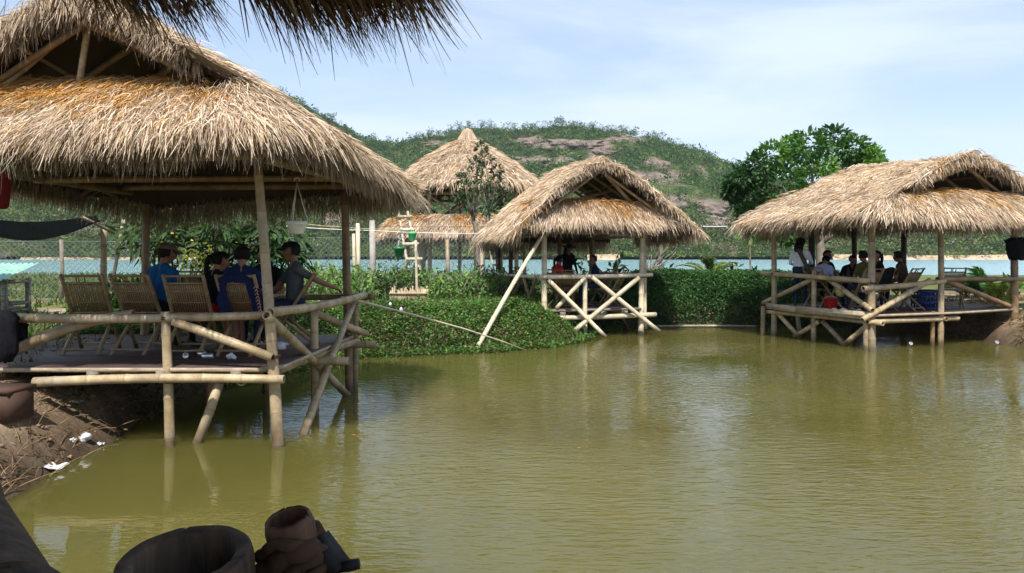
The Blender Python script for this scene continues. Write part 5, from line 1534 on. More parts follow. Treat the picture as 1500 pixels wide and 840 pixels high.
# blue drink crate with slotted walls
p = rgt(2.25, .55, zd3)
root = thing('drink_crate', 'navy blue plastic drink crate on the deck behind the middle post', 'crate', p, th3)
def crate_wall(x0, y0, x1, y1):
    g = G()
    for z in (.03, .16, .29, .40): beam(g, (x0, y0, z), (x1, y1, z), .02, .07 if z > .03 else .05)
    n = 5
    for k in range(n + 1):
        t = k / n; beam(g, (x0 + (x1 - x0) * t, y0 + (y1 - y0) * t, .01), (x0 + (x1 - x0) * t, y0 + (y1 - y0) * t, .42), .03, .015, up=(1, 0, 0))
    return g
for w_ in ((-.26, -.19, .26, -.19), (-.26, .19, .26, .19), (-.27, -.18, -.27, .18), (.27, -.18, .27, .18)):
    link('side', crate_wall(*w_), M['blue_plastic'], root, True, False)
g = G(); box(g, (-.25, -.18, .005), (.25, .18, .03)); link('base', g, M['blue_plastic'], root, True, False)
for k in range(4):
    q_ = rgt(2.12 + .09 * k, .55 + (.05 if k % 2 else -.05), zd3 + .05)
    g = G(); lathe(g, [(.034, 0), (.036, .01), (.036, .21), (.014, .30), (.013, .37), (0, .372)], q_, 12)
    solo('bottle', g, M['mint_plastic'] if k % 2 else M['brown_box'], ['brown glass bottle at the left end of the blue crate', 'green bottle second in the blue crate', 'brown glass bottle third in the blue crate', 'green bottle at the right end of the blue crate'][k], 'bottle', 'bottles in the blue crate')

# things on the tables
def cup(c, r, h, mat, label, cat='cup', group=None):
    g = G(); lathe(g, [(r * .75, 0), (r, h), (r * .9, h), (r * .68, .006), (0, .006)], c, 14); solo(cat.replace(' ', '_'), g, M[mat], label, cat, group)
def dish(c, r, mat, label, group):
    g = G(); lathe(g, [(r * .45, 0), (r * .5, .012), (r, .035), (r * .96, .038), (r * .45, .02), (0, .018)], c, 20); solo('dish', g, M[mat], label, 'dish', group)
tz = Z1 + .63
for k, (x, y, lb) in enumerate([(-3.2, 9.62, 'white dish at the table end before the man in grey'), (-3.55, 9.75, 'white dish behind the jacket-draped chair'), (-4.1, 9.8, 'white dish before the woman in black')]):
    dish((x, y, tz), .11, 'white_plastic', lb, 'dishes on the long table')
for k, (x, y, lb) in enumerate([(-3.32, 9.85, 'dark bottle standing by the man in grey'), (-3.42, 9.7, 'dark bottle standing nearest the corner post')]):
    g = G(); lathe(g, [(.033, 0), (.035, .01), (.035, .15), (.013, .22), (.013, .27), (0, .272)], (x, y, tz), 12); solo('bottle', g, M['brown_box'], lb, 'bottle', 'bottles on the long table')
mt = mid(1.1, 1.2, zd + .69)
g = G(); lathe(g, [(.10, 0), (.13, .05), (.17, .16), (.18, .16), (.14, .04), (0, .03)], mt + (-.12, -.1, 0), 18); solo('pot', g, M['terracotta'], 'reddish clay pot on the table of the small hut', 'pot')
dish(mt + (.2, 0, 0), .13, 'white_plastic', 'pale dish on the table of the small hut', None)
for k, dx_ in enumerate((-.5, -.1, .35)):
    p_ = rgt(1.0 + dx_, 1.5, zd3 + .67)
    g = G(); lathe(g, [(.033, 0), (.035, .01), (.035, .15), (.013, .22), (.013, .27), (0, .272)], p_, 12); solo('bottle', g, M['brown_box'], ['dark bottle on the right hut table by the lilac shirt', 'dark bottle in the middle of the right hut table', 'dark bottle on the right hut table by the olive shirt'][k], 'bottle', 'bottles on the right hut table')

# ------------------------------------------------------------------ hanging pots, wires, fence
def hang_pot(px, ytop, ypot, Y, r, h, mat, label, hook_y=None, cords=3):
    c = at(px, ypot, Y)
    root = thing('hanging_pot', label, 'hanging pot', c)
    g = G(); lathe(g, [(r * .55, 0), (r * .62, .01), (r * .92, h * .75), (r, h * .78), (r, h), (r * .93, h), (r * .86, h * .7), (r * .5, .02), (0, .02)], c, 20); link('pot', g, M[mat], root)
    t_ = at(px, ytop, Y)
    for k in range(cords):
        a_ = 2 * PI * k / cords + .4
        g = G(); tube(g, [c + (r * .98 * math.cos(a_), r * .98 * math.sin(a_), h), t_], .006, 5); link('cord', g, M['cord_white'], root)
    a_ = np.linspace(-.6, PI + .2, 12); g = G(); tube(g, np.stack([.03 * np.cos(a_), 0 * a_, .03 * np.sin(a_) + .03], 1) + t_, .006, 5); link('hook', g, M['cord_white'], root)
    return root
rp = hang_pot(435, 268, 343, 8.9, .125, .15, 'white_plastic', 'white plastic pot on long cords under the eave of the largest hut')
hang_pot(585, 352, 377, 20.6, .16, .28, 'green_plastic', 'dark green hanging pot below the ladder')
hang_pot(604, 340, 354, 20.2, .12, .26, 'mint_plastic', 'light green translucent pot hanging on the white line')

def cable(pts, r, mat, label, sag=.06, name='cable', cat='cable', n=16):
    P = []
    for a, b in zip(pts[:-1], pts[1:]):
        t = np.linspace(0, 1, n)[:, None]
        P.append((a + (b - a) * t - np.array([0, 0, 1.0]) * sag * np.linalg.norm(b - a) * 4 * t * (1 - t) * .25)[:-1])
    P = np.concatenate(P + [np.asarray(pts[-1])[None]])
    g = G(); tube(g, P, r, 5); solo(name, g, M[mat], label, cat)
cable([at(400, 330, 19.5), at(545, 338, 20.4), at(720, 342, 21.5), at(800, 330, 17.6)], .012, 'cord_white', 'white line strung from the largest hut past the green pots', .04)
cable([at(430, 326, 20.0), at(500, 333, 20.2), at(590, 336, 20.4)], .009, 'cord_yellow', 'yellow line strung above the white one behind the hanging pot', .05)
cable([at(1030, 332, 18.5), at(1066, 332, 19.5)], .014, 'cord_white', 'short pale line between the small hut and the right hut', .02)
cable([at(735, 338, 17.6), at(795, 326, 17.5)], .016, 'cord_white', 'pale line under the left eave of the small hut', .02)
# slender rod leaning from the rail end out over the creepers to the water
P = np.array([at(500, 436, 10.4), at(525, 441, 10.8), at(600, 460, 11.8), at(680, 482, 12.7), at(735, 500, 13.3), at(770, 513, 13.6)])
g = G(); tube(g, P, np.array([.017, .016, .014, .011, .008, .004]) * 1.25, 6); solo('fishing_rod', g, M['bamboo_pale'], 'long thin bamboo rod reaching from the rail end out over the creepers', 'rod')

def chainlink(g, p0, p1, z0, z1, cell=.14, r=.003):
    p0, p1 = np.asarray(p0, float), np.asarray(p1, float)
    L = np.linalg.norm(p1 - p0); H = z1 - z0; d = (p1 - p0) / L
    V, F = [], []
    def seg(a0, h0, a1, h1):
        for nrm in ((0, 1.0),):
            A = np.array([*(p0 + d * a0), z0 + h0]); B = np.array([*(p0 + d * a1), z0 + h1])
            t = unit(B - A); s1 = np.array([-d[1], d[0], 0]); s2 = np.cross(t, s1)
            k = len(V)
            for P_ in (A, B):
                for a_, b_ in ((-1, -1), (1, -1), (0, 1.2)): V.append(P_ + s1 * a_ * r + s2 * b_ * r)
            F.extend([[k, k + 1, k + 4, k + 3], [k + 1, k + 2, k + 5, k + 4], [k + 2, k, k + 3, k + 5]])
    x = -H
    while x < L:
        for up in (True, False):
            a0, a1 = x, x + H; h0, h1 = (0, H) if up else (H, 0)
            if a0 < 0: h0 = h0 + (h1 - h0) * (-a0 / H); a0 = 0
            if a1 > L: h1 = h1 - (h1 - h0) * ((a1 - L) / (a1 - a0)); a1 = L
            if a1 > a0: seg(a0, h0, a1, h1)
        x += cell
    g.add(np.array(V), np.array(F))
def fence(pts, z0, z1, label, posts, group=None, post_mat='concrete', pr_=.07):
    p = np.array([(pts[0][0] + pts[-1][0]) / 2, (pts[0][1] + pts[-1][1]) / 2, z0])
    root = thing('wire_fence', label, 'fence', p, 0, group)
    for a, b in zip(pts[:-1], pts[1:]):
        g = G(); chainlink(g, a, b, z0, z1); link('wire_mesh', g, M['wire'], root, smooth=False)
        for z in (z1, z1 - .02 + .35, z0 + .05):
            g = G(); tube(g, [(*a, z), (*b, z)], .007, 4); link('strand', g, M['wire'], root)
    for (x, y, zt, r_, mt) in posts:
        g = G(); tube(g, [(x, y, z0 - .4), (x + .02, y, (z0 + zt) / 2), (x, y, zt)], [r_ * 1.1, r_, r_ * .95], 8); link('post', g, M[mt], root)
xy = lambda px, Y: ((px - 750) / F_PX * Y, Y)
fence([xy(395, 21.5), xy(545, 21.8), xy(705, 22.4)], .72, 2.45, 'silvery chain link fence in front of the lake and round tower', [(*xy(524, 21.4), 2.85, .06, 'bamboo_pale'), (*xy(518, 21.3), 2.55, .05, 'bamboo_pale'), (*xy(545, 21.8), 2.95, .09, 'concrete'), (*xy(655, 22.2), 2.4, .06, 'bamboo'), (*xy(705, 22.5), 2.2, .05, 'bamboo_pale')], 'wire fences')
fence([xy(-80, 19.0), xy(90, 19.4), xy(230, 19.8), xy(395, 21.5)], .75, 2.3, 'chain link fence crossing the grass behind the wooden coop', [(*xy(-80, 19), 2.4, .05, 'bark'), (*xy(90, 19.4), 2.35, .05, 'bark'), (*xy(215, 19.8), 2.9, .085, 'concrete'), (*xy(395, 21.5), 2.5, .05, 'bark')], 'wire fences')
g = G()
root = thing('bamboo_edging', 'little edging of upright cut bamboo sticks at the top of the green bank', 'edging', at(600, 432, 19.2))
gs = G()
for k in range(60):
    px = 572 + 64 * k / 60
    p = at(px, 434 + RNG.uniform(-1, 1), 19.3); h = RNG.uniform(.10, .26); tube(gs, [p - (0, 0, .2), p + (RNG.normal(0, .01), 0, h)], .02, 6)
link('sticks', gs, M['bamboo'], root)
g = G(); tube(g, [at(570, 430, 19.25), at(638, 430, 19.25)], .018, 6); link('rail', g, M['bamboo_pale'], root)
# poles standing about
for (p0, p1, r_, mt, lb) in [((611, 430, 19.6), (609, 352, 19.6), .035, 'bamboo_pale', 'thin upright pole below the light green pot'), ((730, 425, 21.5), (714, 352, 21.7), .03, 'bamboo_pale', 'thin pale pole leaning against the young tree'),
                             ((152, 470, 13.6), (152, 335, 13.6), .055, 'bamboo', 'upright bamboo pole standing behind the two leftmost chairs'), ((156, 452, 13.2), (181, 322, 13.4), .03, 'bamboo_pale', 'slender pale pole leaning beside the upright bamboo pole')]:
    g = G(); bamboo(g, at(*p0) - (0, 0, .1), at(*p1), r_); solo('bamboo_pole', g, M[mt], lb, 'pole')
# the ladder up to the tower
root = thing('ladder', 'rough wooden ladder leaning up to the upper floor of the round tower', 'ladder', at(612, 420, 26.3))
for a, b in (((604, 402, 26), (583, 307, 26.8)), ((620, 402, 26), (597, 310, 26.8)), ((621, 404, 26.6), (604, 345, 26.9))):
    g = G(); limb(g, at(*a) - (0, 0, .5), at(*b), .055, .045, .006); link('rail', g, M['bamboo_pale'], root)
for py in (318, 337, 358, 380):
    t = (402 - py) / 95; xa = 604 + (583 - 604) * t; xb = 620 + (597 - 620) * t
    g = G(); tube(g, [at(xa - 4, py, 26 + .8 * t - .08), at(xb + 4, py - .5, 26 + .8 * t - .08)], .06, 7); link('rung', g, M['bamboo_pale'], root)

# wooden coop with a corrugated roof
p = np.array([*xy(-16, 15.0), gh(*xy(-16, 15.0)) - .08])
root = thing('coop', 'small wooden coop on legs with a pale green corrugated roof', 'coop', p, R(4))
for x in (-.62, .5):
    for y in (-.35, .45):
        g = G(); box(g, (x - .04, y - .04, -.1), (x + .04, y + .04, .82)); link('leg', g, M['plank_grey'], root, True, False)
for z in (.18, .32, .76):
    for y in (-.36, .46):
        g = G(); beam(g, (-.66, y, z), (.54, y, z), .04, .06); link('slat', g, M['plank_grey'], root, True, False)
    for x in (-.63, .51):
        g = G(); beam(g, (x, -.36, z), (x, .46, z), .04, .055); link('slat', g, M['plank_grey'], root, True, False)
for k in range(7):
    g = G(); beam(g, (-.55 + .16 * k, -.35, .32), (-.55 + .16 * k, -.35, .76), .018, .018, up=(0, 1, 0)); link('bar', g, M['plank_grey'], root, True, False)
g = G(); box(g, (-.6, -.33, .2), (.48, .43, .24)); link('floor', g, M['plank_grey'], root, True, False)
n = 90; xs_ = np.linspace(-.78, .62, n); V = []
for y, z in ((-.55, .82), (.62, 1.12)):
    V.append(np.stack([xs_, 0 * xs_ + y, z + .022 * np.sin(xs_ * 55)], 1))
V = np.concatenate(V); i = np.arange(n - 1)
g = G(); g.add(np.concatenate([V, V - (0, 0, .006)]), [np.stack([i, i + 1, i + 1 + n, i + n], 1), np.stack([i, i + 1, i + 1 + n, i + n], 1)[:, ::-1] + 2 * n]); link('roof', g, M['corrugated'], root, True)

# black shade net slung between poles
root = thing('shade_net', 'black shade net sagging low behind the largest hut', 'shade net', at(40, 345, 12.4))
n = 16; u, v = np.meshgrid(np.linspace(0, 1, n), np.linspace(0, 1, n)); u, v = u.ravel(), v.ravel()
c00, c10, c01, c11 = at(-60, 330, 11.6), at(150, 322, 12.6), at(-80, 308, 14.0), at(140, 316, 14.6)
P = c00 * ((1 - u) * (1 - v))[:, None] + c10 * (u * (1 - v))[:, None] + c01 * ((1 - u) * v)[:, None] + c11 * (u * v)[:, None]
P[:, 2] -= .28 * np.sin(PI * u) * (1 - .4 * v) + .07 * np.sin(u * 19 + v * 4) * np.sin(PI * v)
i = np.arange(n - 1)[:, None] * n; j = np.arange(n - 1)[None, :]; q = np.stack([i + j, i + j + 1, i + n + j + 1, i + n + j], -1).reshape(-1, 4)
g = G(); g.add(np.concatenate([P, P - (0, 0, .01)]), [q, q[:, ::-1] + n * n]); link('cloth', g, M['net'], root)
g = G(); bamboo(g, at(120, 318, 12.4), at(168, 342, 13.2), .025); link('pole', g, M['bamboo'], root)

# dark jacket over the left end of the rail, cloth on the right hut post
def garment(c, w_, d_, h, sd, mat, nm, label, cat):
    prof = [(.35, 0), (.75, .02), (.95, .18), (1.0, .45), (.92, .7), (1.05, .85), (.7, .96), (.2, 1.0)]
    n = 22; V = []
    for (r_, z) in prof:
        a = np.arange(n) * 2 * PI / n
        k = 1 + .16 * np.sin(a * 5 + sd + z * 3) + .09 * np.sin(a * 9 + 2 * sd) * (1 - z)
        V.append(np.stack([r_ * w_ * k * np.cos(a), r_ * d_ * k * np.sin(a), h * z + .03 * np.sin(a * 3 + sd) * (z < .1) + 0 * a], 1))
    i = np.arange(len(prof) - 1)[:, None] * n; j = np.arange(n)[None, :]
    q = np.stack([i + j, i + (j + 1) % n, i + n + (j + 1) % n, i + n + j], -1).reshape(-1, 4)
    g = G(); g.add(np.concatenate(V) + np.asarray(c, float), [q, np.array([list(range(n))[::-1], [(len(prof) - 1) * n + m_ for m_ in range(n)]])])
    return solo(nm, g, M[mat], label, cat)
garment(at(6, 528, 7.55), .13, .10, .50, 1.2, 'black_cloth', 'jacket', 'dark navy jacket slung over the end of the rail near the bank', 'jacket')
garment(at(25, 500, 7.8), .10, .07, .20, 2.7, 'black_cloth', 'bag', 'small black bag hanging from the rail beside the navy jacket', 'bag')
garment(rgt(4.3, -.12, 1.86), .26, .16, .5, 3.4, 'black_cloth', 'jacket', 'black jacket bundled on the post of the right hut by the bank', 'jacket')
p = rgt(4.75, .5, .78)
root = shrub('leafy_plant', 'yellow-green leafy plant at the far right beside the dark-cloth post', (p[0], p[1], .75), .85, .3, 120, .24, [(.30, .34, .05), (.38, .42, .08)], .5, 'plant')

# red pot of spider plant hanging at the left edge, its red darkened for shade
c = at(-6, 306, 6.8)
root = thing('hanging_pot', 'shade-darkened red hanging pot with trailing grassy leaves at the largest hut front', 'hanging pot', c)
g = G(); lathe(g, [(.08, 0), (.10, .02), (.13, .30), (.14, .31), (.14, .34), (.12, .34), (.09, .04), (0, .04)], c, 18); link('pot', g, M['shaded_red'], root)
g = G(); n = 150; a = RNG.uniform(0, 2 * PI, n)
blades(g, np.tile(c + (0, 0, .33), (n, 1)) + np.stack([.08 * np.cos(a), .08 * np.sin(a), 0 * a], 1), np.stack([np.cos(a), np.sin(a), RNG.uniform(.2, 1.2, n)], 1), .45 * RNG.uniform(.5, 1.2, n), .010, 2.2, mixcol(n, [(.12, .13, .09), (.3, .29, .22), (.08, .09, .05)], .2))
link('leaves', g, M['leaf'], root, smooth=False)
g = G(); tube(g, [c + (0, 0, .33), c + (.0, 0, .75)], .003, 5); link('cord', g, M['dark_metal'], root)

# brown earthenware block on the bank
p = ground_pt(12, 612)
root = thing('clay_trough', 'brown lidded box standing on the earth bank at the hut end', 'box', p, R(-8))
g = G(); box(g, (-.26, -.16, -.02), (.13, .16, .24)); link('body', g, M['brown_box'], root, True, False)
g = G(); box(g, (-.275, -.175, .243), (.145, .175, .285)); link('lid', g, M['brown_box'], root, True, False)
root['label'] = 'brown lidded box standing on the earth bank at the hut end'; root.name = 'box'

# small round insulator on the small hut, floating leaf
g = G(); a = np.linspace(0, 2 * PI, 18); c = at(963, 330, 17.9); tube(g, np.stack([.045 * np.cos(a), 0 * a, .045 * np.sin(a)], 1) + c, .014, 6, False); solo('ring', g, M['cord_white'], 'small white ring hanging under the right eave of the small hut', 'ring')

# ------------------------------------------------------------------ the viewer's own hut: eave above, bamboo rail below
near = thing('thatched_hut', 'dark thatch eave overhead and bamboo rail of the hut one looks out from', 'hut', (-1.6, .2, .7), 0, None)
g = G()
E = np.array([(-4.6, 1.85, 2.90), (-3.2, 1.95, 2.92), (-2.4, 2.05, 2.90), (-1.62, 2.1, 2.86), (-1.28, 2.1, 2.80), (-1.08, 2.12, 2.75), (-.8, 2.14, 2.76), (-.55, 2.15, 2.73), (-.33, 2.15, 2.72), (-.22, 2.1, 2.79), (.1, 1.6, 2.9)])
back = np.array([(-5.0, -3.2, 2.8), (.2, -3.2, 2.8)])
ridge = np.array([(-4.2, -.4, 4.1), (-1.0, -.4, 4.1)])
def slab(A, B, th_=.16):
    n = len(A); A = np.asarray(A, float); B = np.asarray(B, float)
    V = np.concatenate([A, B, A - (0, 0, th_), B - (0, 0, th_)]); i = np.arange(n - 1)
    q = [np.stack([i, i + 1, i + 1 + n, i + n], 1), np.stack([i, i + n, i + 1 + n, i + 1], 1) + 2 * n, np.stack([i, i + 2 * n, i + 1 + 2 * n, i + 1], 1), np.stack([i + n, i + n + 1, i + 1 + 3 * n, i + 3 * n], 1)]
    g.add(V, q, (.10, .07, .045))  # slab colour holds the backlit darkness too
tt = np.linspace(0, 1, len(E))[:, None]
slab(E + (0, -.1, .12), ridge[0] * (1 - tt) + ridge[1] * tt)
slab(back[0] * (1 - tt) + back[1] * tt, ridge[0] * (1 - tt) + ridge[1] * tt)
slab(np.array([E[-1] + (0, -.1, .12), (.2, -.8, 2.9), back[1]]), np.array([ridge[1]] * 3))
nb = 9500
t = RNG.uniform(0, 1, nb) * (len(E) - 1.001); s_ = t.astype(int); f = (t - s_)[:, None]
P = E[s_] * (1 - f) + E[s_ + 1] * f + np.stack([RNG.normal(0, .03, nb), -np.abs(RNG.normal(0, .12, nb)) + .02, RNG.uniform(.02, .16, nb)], 1)
tuft = sstep(.2, .75, .6 * vnoise(P[:, 0] * 7, P[:, 0] * 0, 3) + .4 * vnoise(P[:, 0] * 26, P[:, 0] * 0, 8))
keepw = RNG.uniform(0, 1, nb) < np.where(P[:, 0] < -1.62, .3, 1.0) * (.12 + .88 * tuft)
P, tuft = P[keepw], tuft[keepw]; nb = len(P)
P[:, 2] += .02 * sstep(-.7, -.3, P[:, 0]); kk = P[:, 0] < -.30; P, tuft = P[kk], tuft[kk]; nb = len(P)
big = RNG.uniform(0, 1, nb) < .03
D = np.stack([.35 + .3 * RNG.normal(0, 1, nb) + (tuft - .5) * .8, .35 + .25 * RNG.normal(0, 1, nb), -1 + 0 * tuft], 1)
Lb = (.09 + .125 * tuft) * RNG.uniform(.5, 1.3, nb) * np.where(big, 1.45, 1) * np.where(P[:, 0] < -1.62, .8, 1)
blades(g, P, D, Lb, .0045 * RNG.uniform(.5, 1.6, nb), .25, mixcol(nb, [(.13, .085, .05), (.19, .13, .08), (.08, .052, .033), (.26, .18, .115)], .25))  # blade colours kept dark to paint the eave as backlit
link('roof', g, M['thatch_backlit'], near, smooth=False)
# hollow sawn end of a thick post, the rail running away on the left, a smaller rust-brown tube tied with a rag
def hollow_post(p0, p1, r_, wall, mat, nm, n=96):
    g = G(); p0, p1 = np.asarray(p0, float), np.asarray(p1, float); d = unit(p1 - p0)
    Pn = np.array([p0, p0 + (p1 - p0) * .5, p1 - d * .012, p1 - d * .003, p1, p1 - d * .004, p1 - d * .25, p1 - d * .2501])
    rr = np.array([r_, r_, r_, r_ - .002, r_ - .005, r_ - wall, r_ - wall * 1.1, .001])
    s, t = frame_of(d); a = np.arange(n) * 2 * PI / n; V = []
    chip = .0016 * (fbm(np.cos(a) * 2.2 + 5, np.sin(a) * 2.2, 4, 13) - .5) * 2 + .002 * (np.abs(np.sin(a * 1.5 + .6)) < .05)
    for kk_, (P_, q_) in enumerate(zip(Pn, rr)): V.append(P_ - d * (chip * (2 <= kk_ <= 5))[:, None] + q_ * (1 + .012 * np.sin(a * 2 + 1) + .006 * np.sin(a * 5) + .012 * (fbm(np.cos(a) * 2, np.sin(a) * 2 + kk_ * .3, 3, 7) - .5))[:, None] * (np.cos(a)[:, None] * s + np.sin(a)[:, None] * t))
    i = np.arange(len(Pn) - 1)[:, None] * n; j = np.arange(n)[None, :]
    am = np.repeat(np.array([0, 0, 0, .2, .4, .9, 2, 2.0]), n)
    g.add(np.concatenate(V), att=am, F=np.stack([i + j, i + (j + 1) % n, i + n + (j + 1) % n, i + n + j], -1).reshape(-1, 4))
    return link(nm, g, M[mat], near)
c = at(271, 812, .80); hollow_post(c + (.01, .10, -.9), c + (0, 0, 0), .070, .019, 'bamboo_stump', 'post')
hollow_post(at(455, 900, .88), at(421, 756, .86), .028, .006, 'bamboo_burnt', 'tube')
p0, p1 = at(60, 1100, .60), at(-150, 640, 1.30)
g = G(); bamboo(g, p0, p1, .070, .068, .42, 0, 28); link('rail', g, M['bamboo_stump'], near)
pole(near, 'post', (-3.2, 1.75, 2.9), (-3.2, 1.75, -.5), .05, None, 'bamboo_shade')
pole(near, 'post', (.15, -1.2, 2.9), (.15, -1.2, -.5), .05, None, 'bamboo_shade')
g = G(); box(g, (-4.6, -3.0, .62), (.1, .35, .7)); link('deck', g, M['deck'], near, smooth=False)
# rag wrapped round the tube
cc = at(431, 818, .862)
g = G()
for k in range(6):
    a = np.linspace(0, 2 * PI, 26); rr = .030 + .004 * np.sin(a * 3 + k) + .004 * np.sin(a * 7 + 2 * k)
    zc = -.05 + .014 * k
    tube(g, np.stack([rr * np.cos(a), rr * np.sin(a), zc + .008 * np.sin(a * 2 + k)], 1) @ rotm('Y', R(-14)).T + cc, .009 + .003 * math.sin(k * 2), 7, False)
solo('rag', g, M['brown_cloth'], 'brown rag wrapped round the rust-coloured bamboo tube', 'rag')
c1 = at(470, 808, .86)
root = thing('clamp', 'black plastic clamp sticking out beside the rag-wrapped tube', 'clamp', c1)
g = G(); beam(g, at(462, 792, .87), at(496, 838, .86), .03, .022); link('jaw', g, M['black_plastic'], root, smooth=False)
g = G(); tube(g, [at(495, 832, .86), at(510, 829, .86), at(526, 826, .86)], [.0055, .007, .006], 10); link('handle', g, M['black_plastic'], root)

# rope lashings where the poles of the largest hut cross
def lashing(root, c, d, r):
    g = G(); d = unit(d); s, t = frame_of(d); a = np.linspace(0, 2 * PI * 4, 60)
    P = np.asarray(c)[None] + r * (np.cos(a)[:, None] * s + np.sin(a)[:, None] * t) + d * ((a / a[-1] - .5) * .035)[:, None]
    tube(g, P, .006, 5); link('lashing', g, M['brown_cloth'], root)
for (px, py, Y, r) in [(243, 466, 7.72, .062), (250, 558, 7.70, .066), (391, 466, 7.72, .070), (400, 522, 7.72, .072), (461, 452, 9.3, .058), (403, 556, 7.72, .073)]:
    lashing(left_hut, at(px, py, Y), (0.05, 0, 1), r)
for (a, b, z) in [(1.02, -.07, 1.42), (2.53, -.05, 1.42), (0, -.02, 1.42), (2.5, -.02, .5)]:
    lashing(mid_hut, mid(a, b, z), (0, 0, 1), .085)
for (a, b, z) in [(0, 0, 1.38), (0, 0, .58), (1.9, -.06, 1.42), (0, 1.62, 1.45), (0, 2.9, 1.5)]:
    lashing(right_hut, rgt(a, b, z), (0, 0, 1), .088)
# clods and pebbles on the left bank
g = G()
for k in range(420):
    x, y = RNG.uniform(-6.2, -4.0), RNG.uniform(5.2, 9.5)
    if float(pond_sd(np.array([x]), np.array([y]))[0]) < .05: continue
    r = abs(RNG.normal(0, .016)) + .006
    ellipsoid(g, (x, y, gh(x, y) + r * .3), (r, r * RNG.uniform(.6, 1.2), r * .6), 6, 4, rotm('Z', RNG.uniform(0, 6)))
mat_noise('clod', [(.09, .06, .04), (.20, .14, .09), (.34, .28, .2)], 9, .95, 4)
props(link('clods', g, M['clod']), kind='stuff')
# weeds under the left hut, added in dark colours to deepen the shade
n = 5200; X = RNG.uniform(-6, -3.9, n); Y = RNG.uniform(7.9, 11.5, n); s = pond_sd(X, Y); k = (s > -.15) & (fbm(X * 1.4, Y * 1.4, 3, 44) > .38); X, Y = X[k], Y[k]
P = np.stack([X, Y, np.maximum(ground_h(X, Y), .01) + RNG.uniform(0, .22, len(X)) ** 1.3], 1)
g = G(); leaves(g, P, .07 * RNG.uniform(.5, 1.3, len(X)), mixcol(len(X), [(.03, .06, .02), (.05, .08, .025), (.10, .08, .04)], .2), None, .4, .25, .4)
blades(g, P[::3], RNG.normal(size=P[::3].shape) * .7 + np.array([.3, -.3, .6]), .3 * RNG.uniform(.4, 1.2, len(P[::3])), .008, .9, mixcol(len(P[::3]), [(.12, .10, .05), (.06, .09, .03), (.2, .15, .08)], .2))
props(link('weeds', g, M['leaf'], smooth=False), kind='stuff')
for (px, py, lb) in [(845, 656, 'tiny orange leaf floating alone in the middle of the pond'), (515, 637, 'tiny orange leaf floating by the outer post of the largest hut')]:
    g = G(); c = on_z(px, py, .006); leaves(g, c[None], .05, np.array([[.55, .20, .05]]), np.array([[1.0, .2, 0]]), .6, .05, 6.0); g.V = [np.concatenate([g.V[0], g.V[0] - (0, 0, .003)])]; g.F = [g.F[0], g.F[0][:, ::-1] + 4]; g.C = [np.tile(g.C[0], (2, 1))]; g.A = [np.zeros(8)]; g.n = 8
    solo('floating_leaf', g, M['leaf'], lb, 'leaf')
# ================================================================== people: one continuous body each
def ik(a, b, l1, l2, hint):
    a, b, hint = (np.asarray(v, float) for v in (a, b, hint))
    d = b - a; L = min(np.linalg.norm(d), (l1 + l2) * .995); u = unit(d)
    x = (l1 * l1 - l2 * l2 + L * L) / (2 * L); h = math.sqrt(max(l1 * l1 - x * x, 0))
    p = hint - u * np.dot(hint, u)
    return a + u * x + unit(p) * h, a + u * L

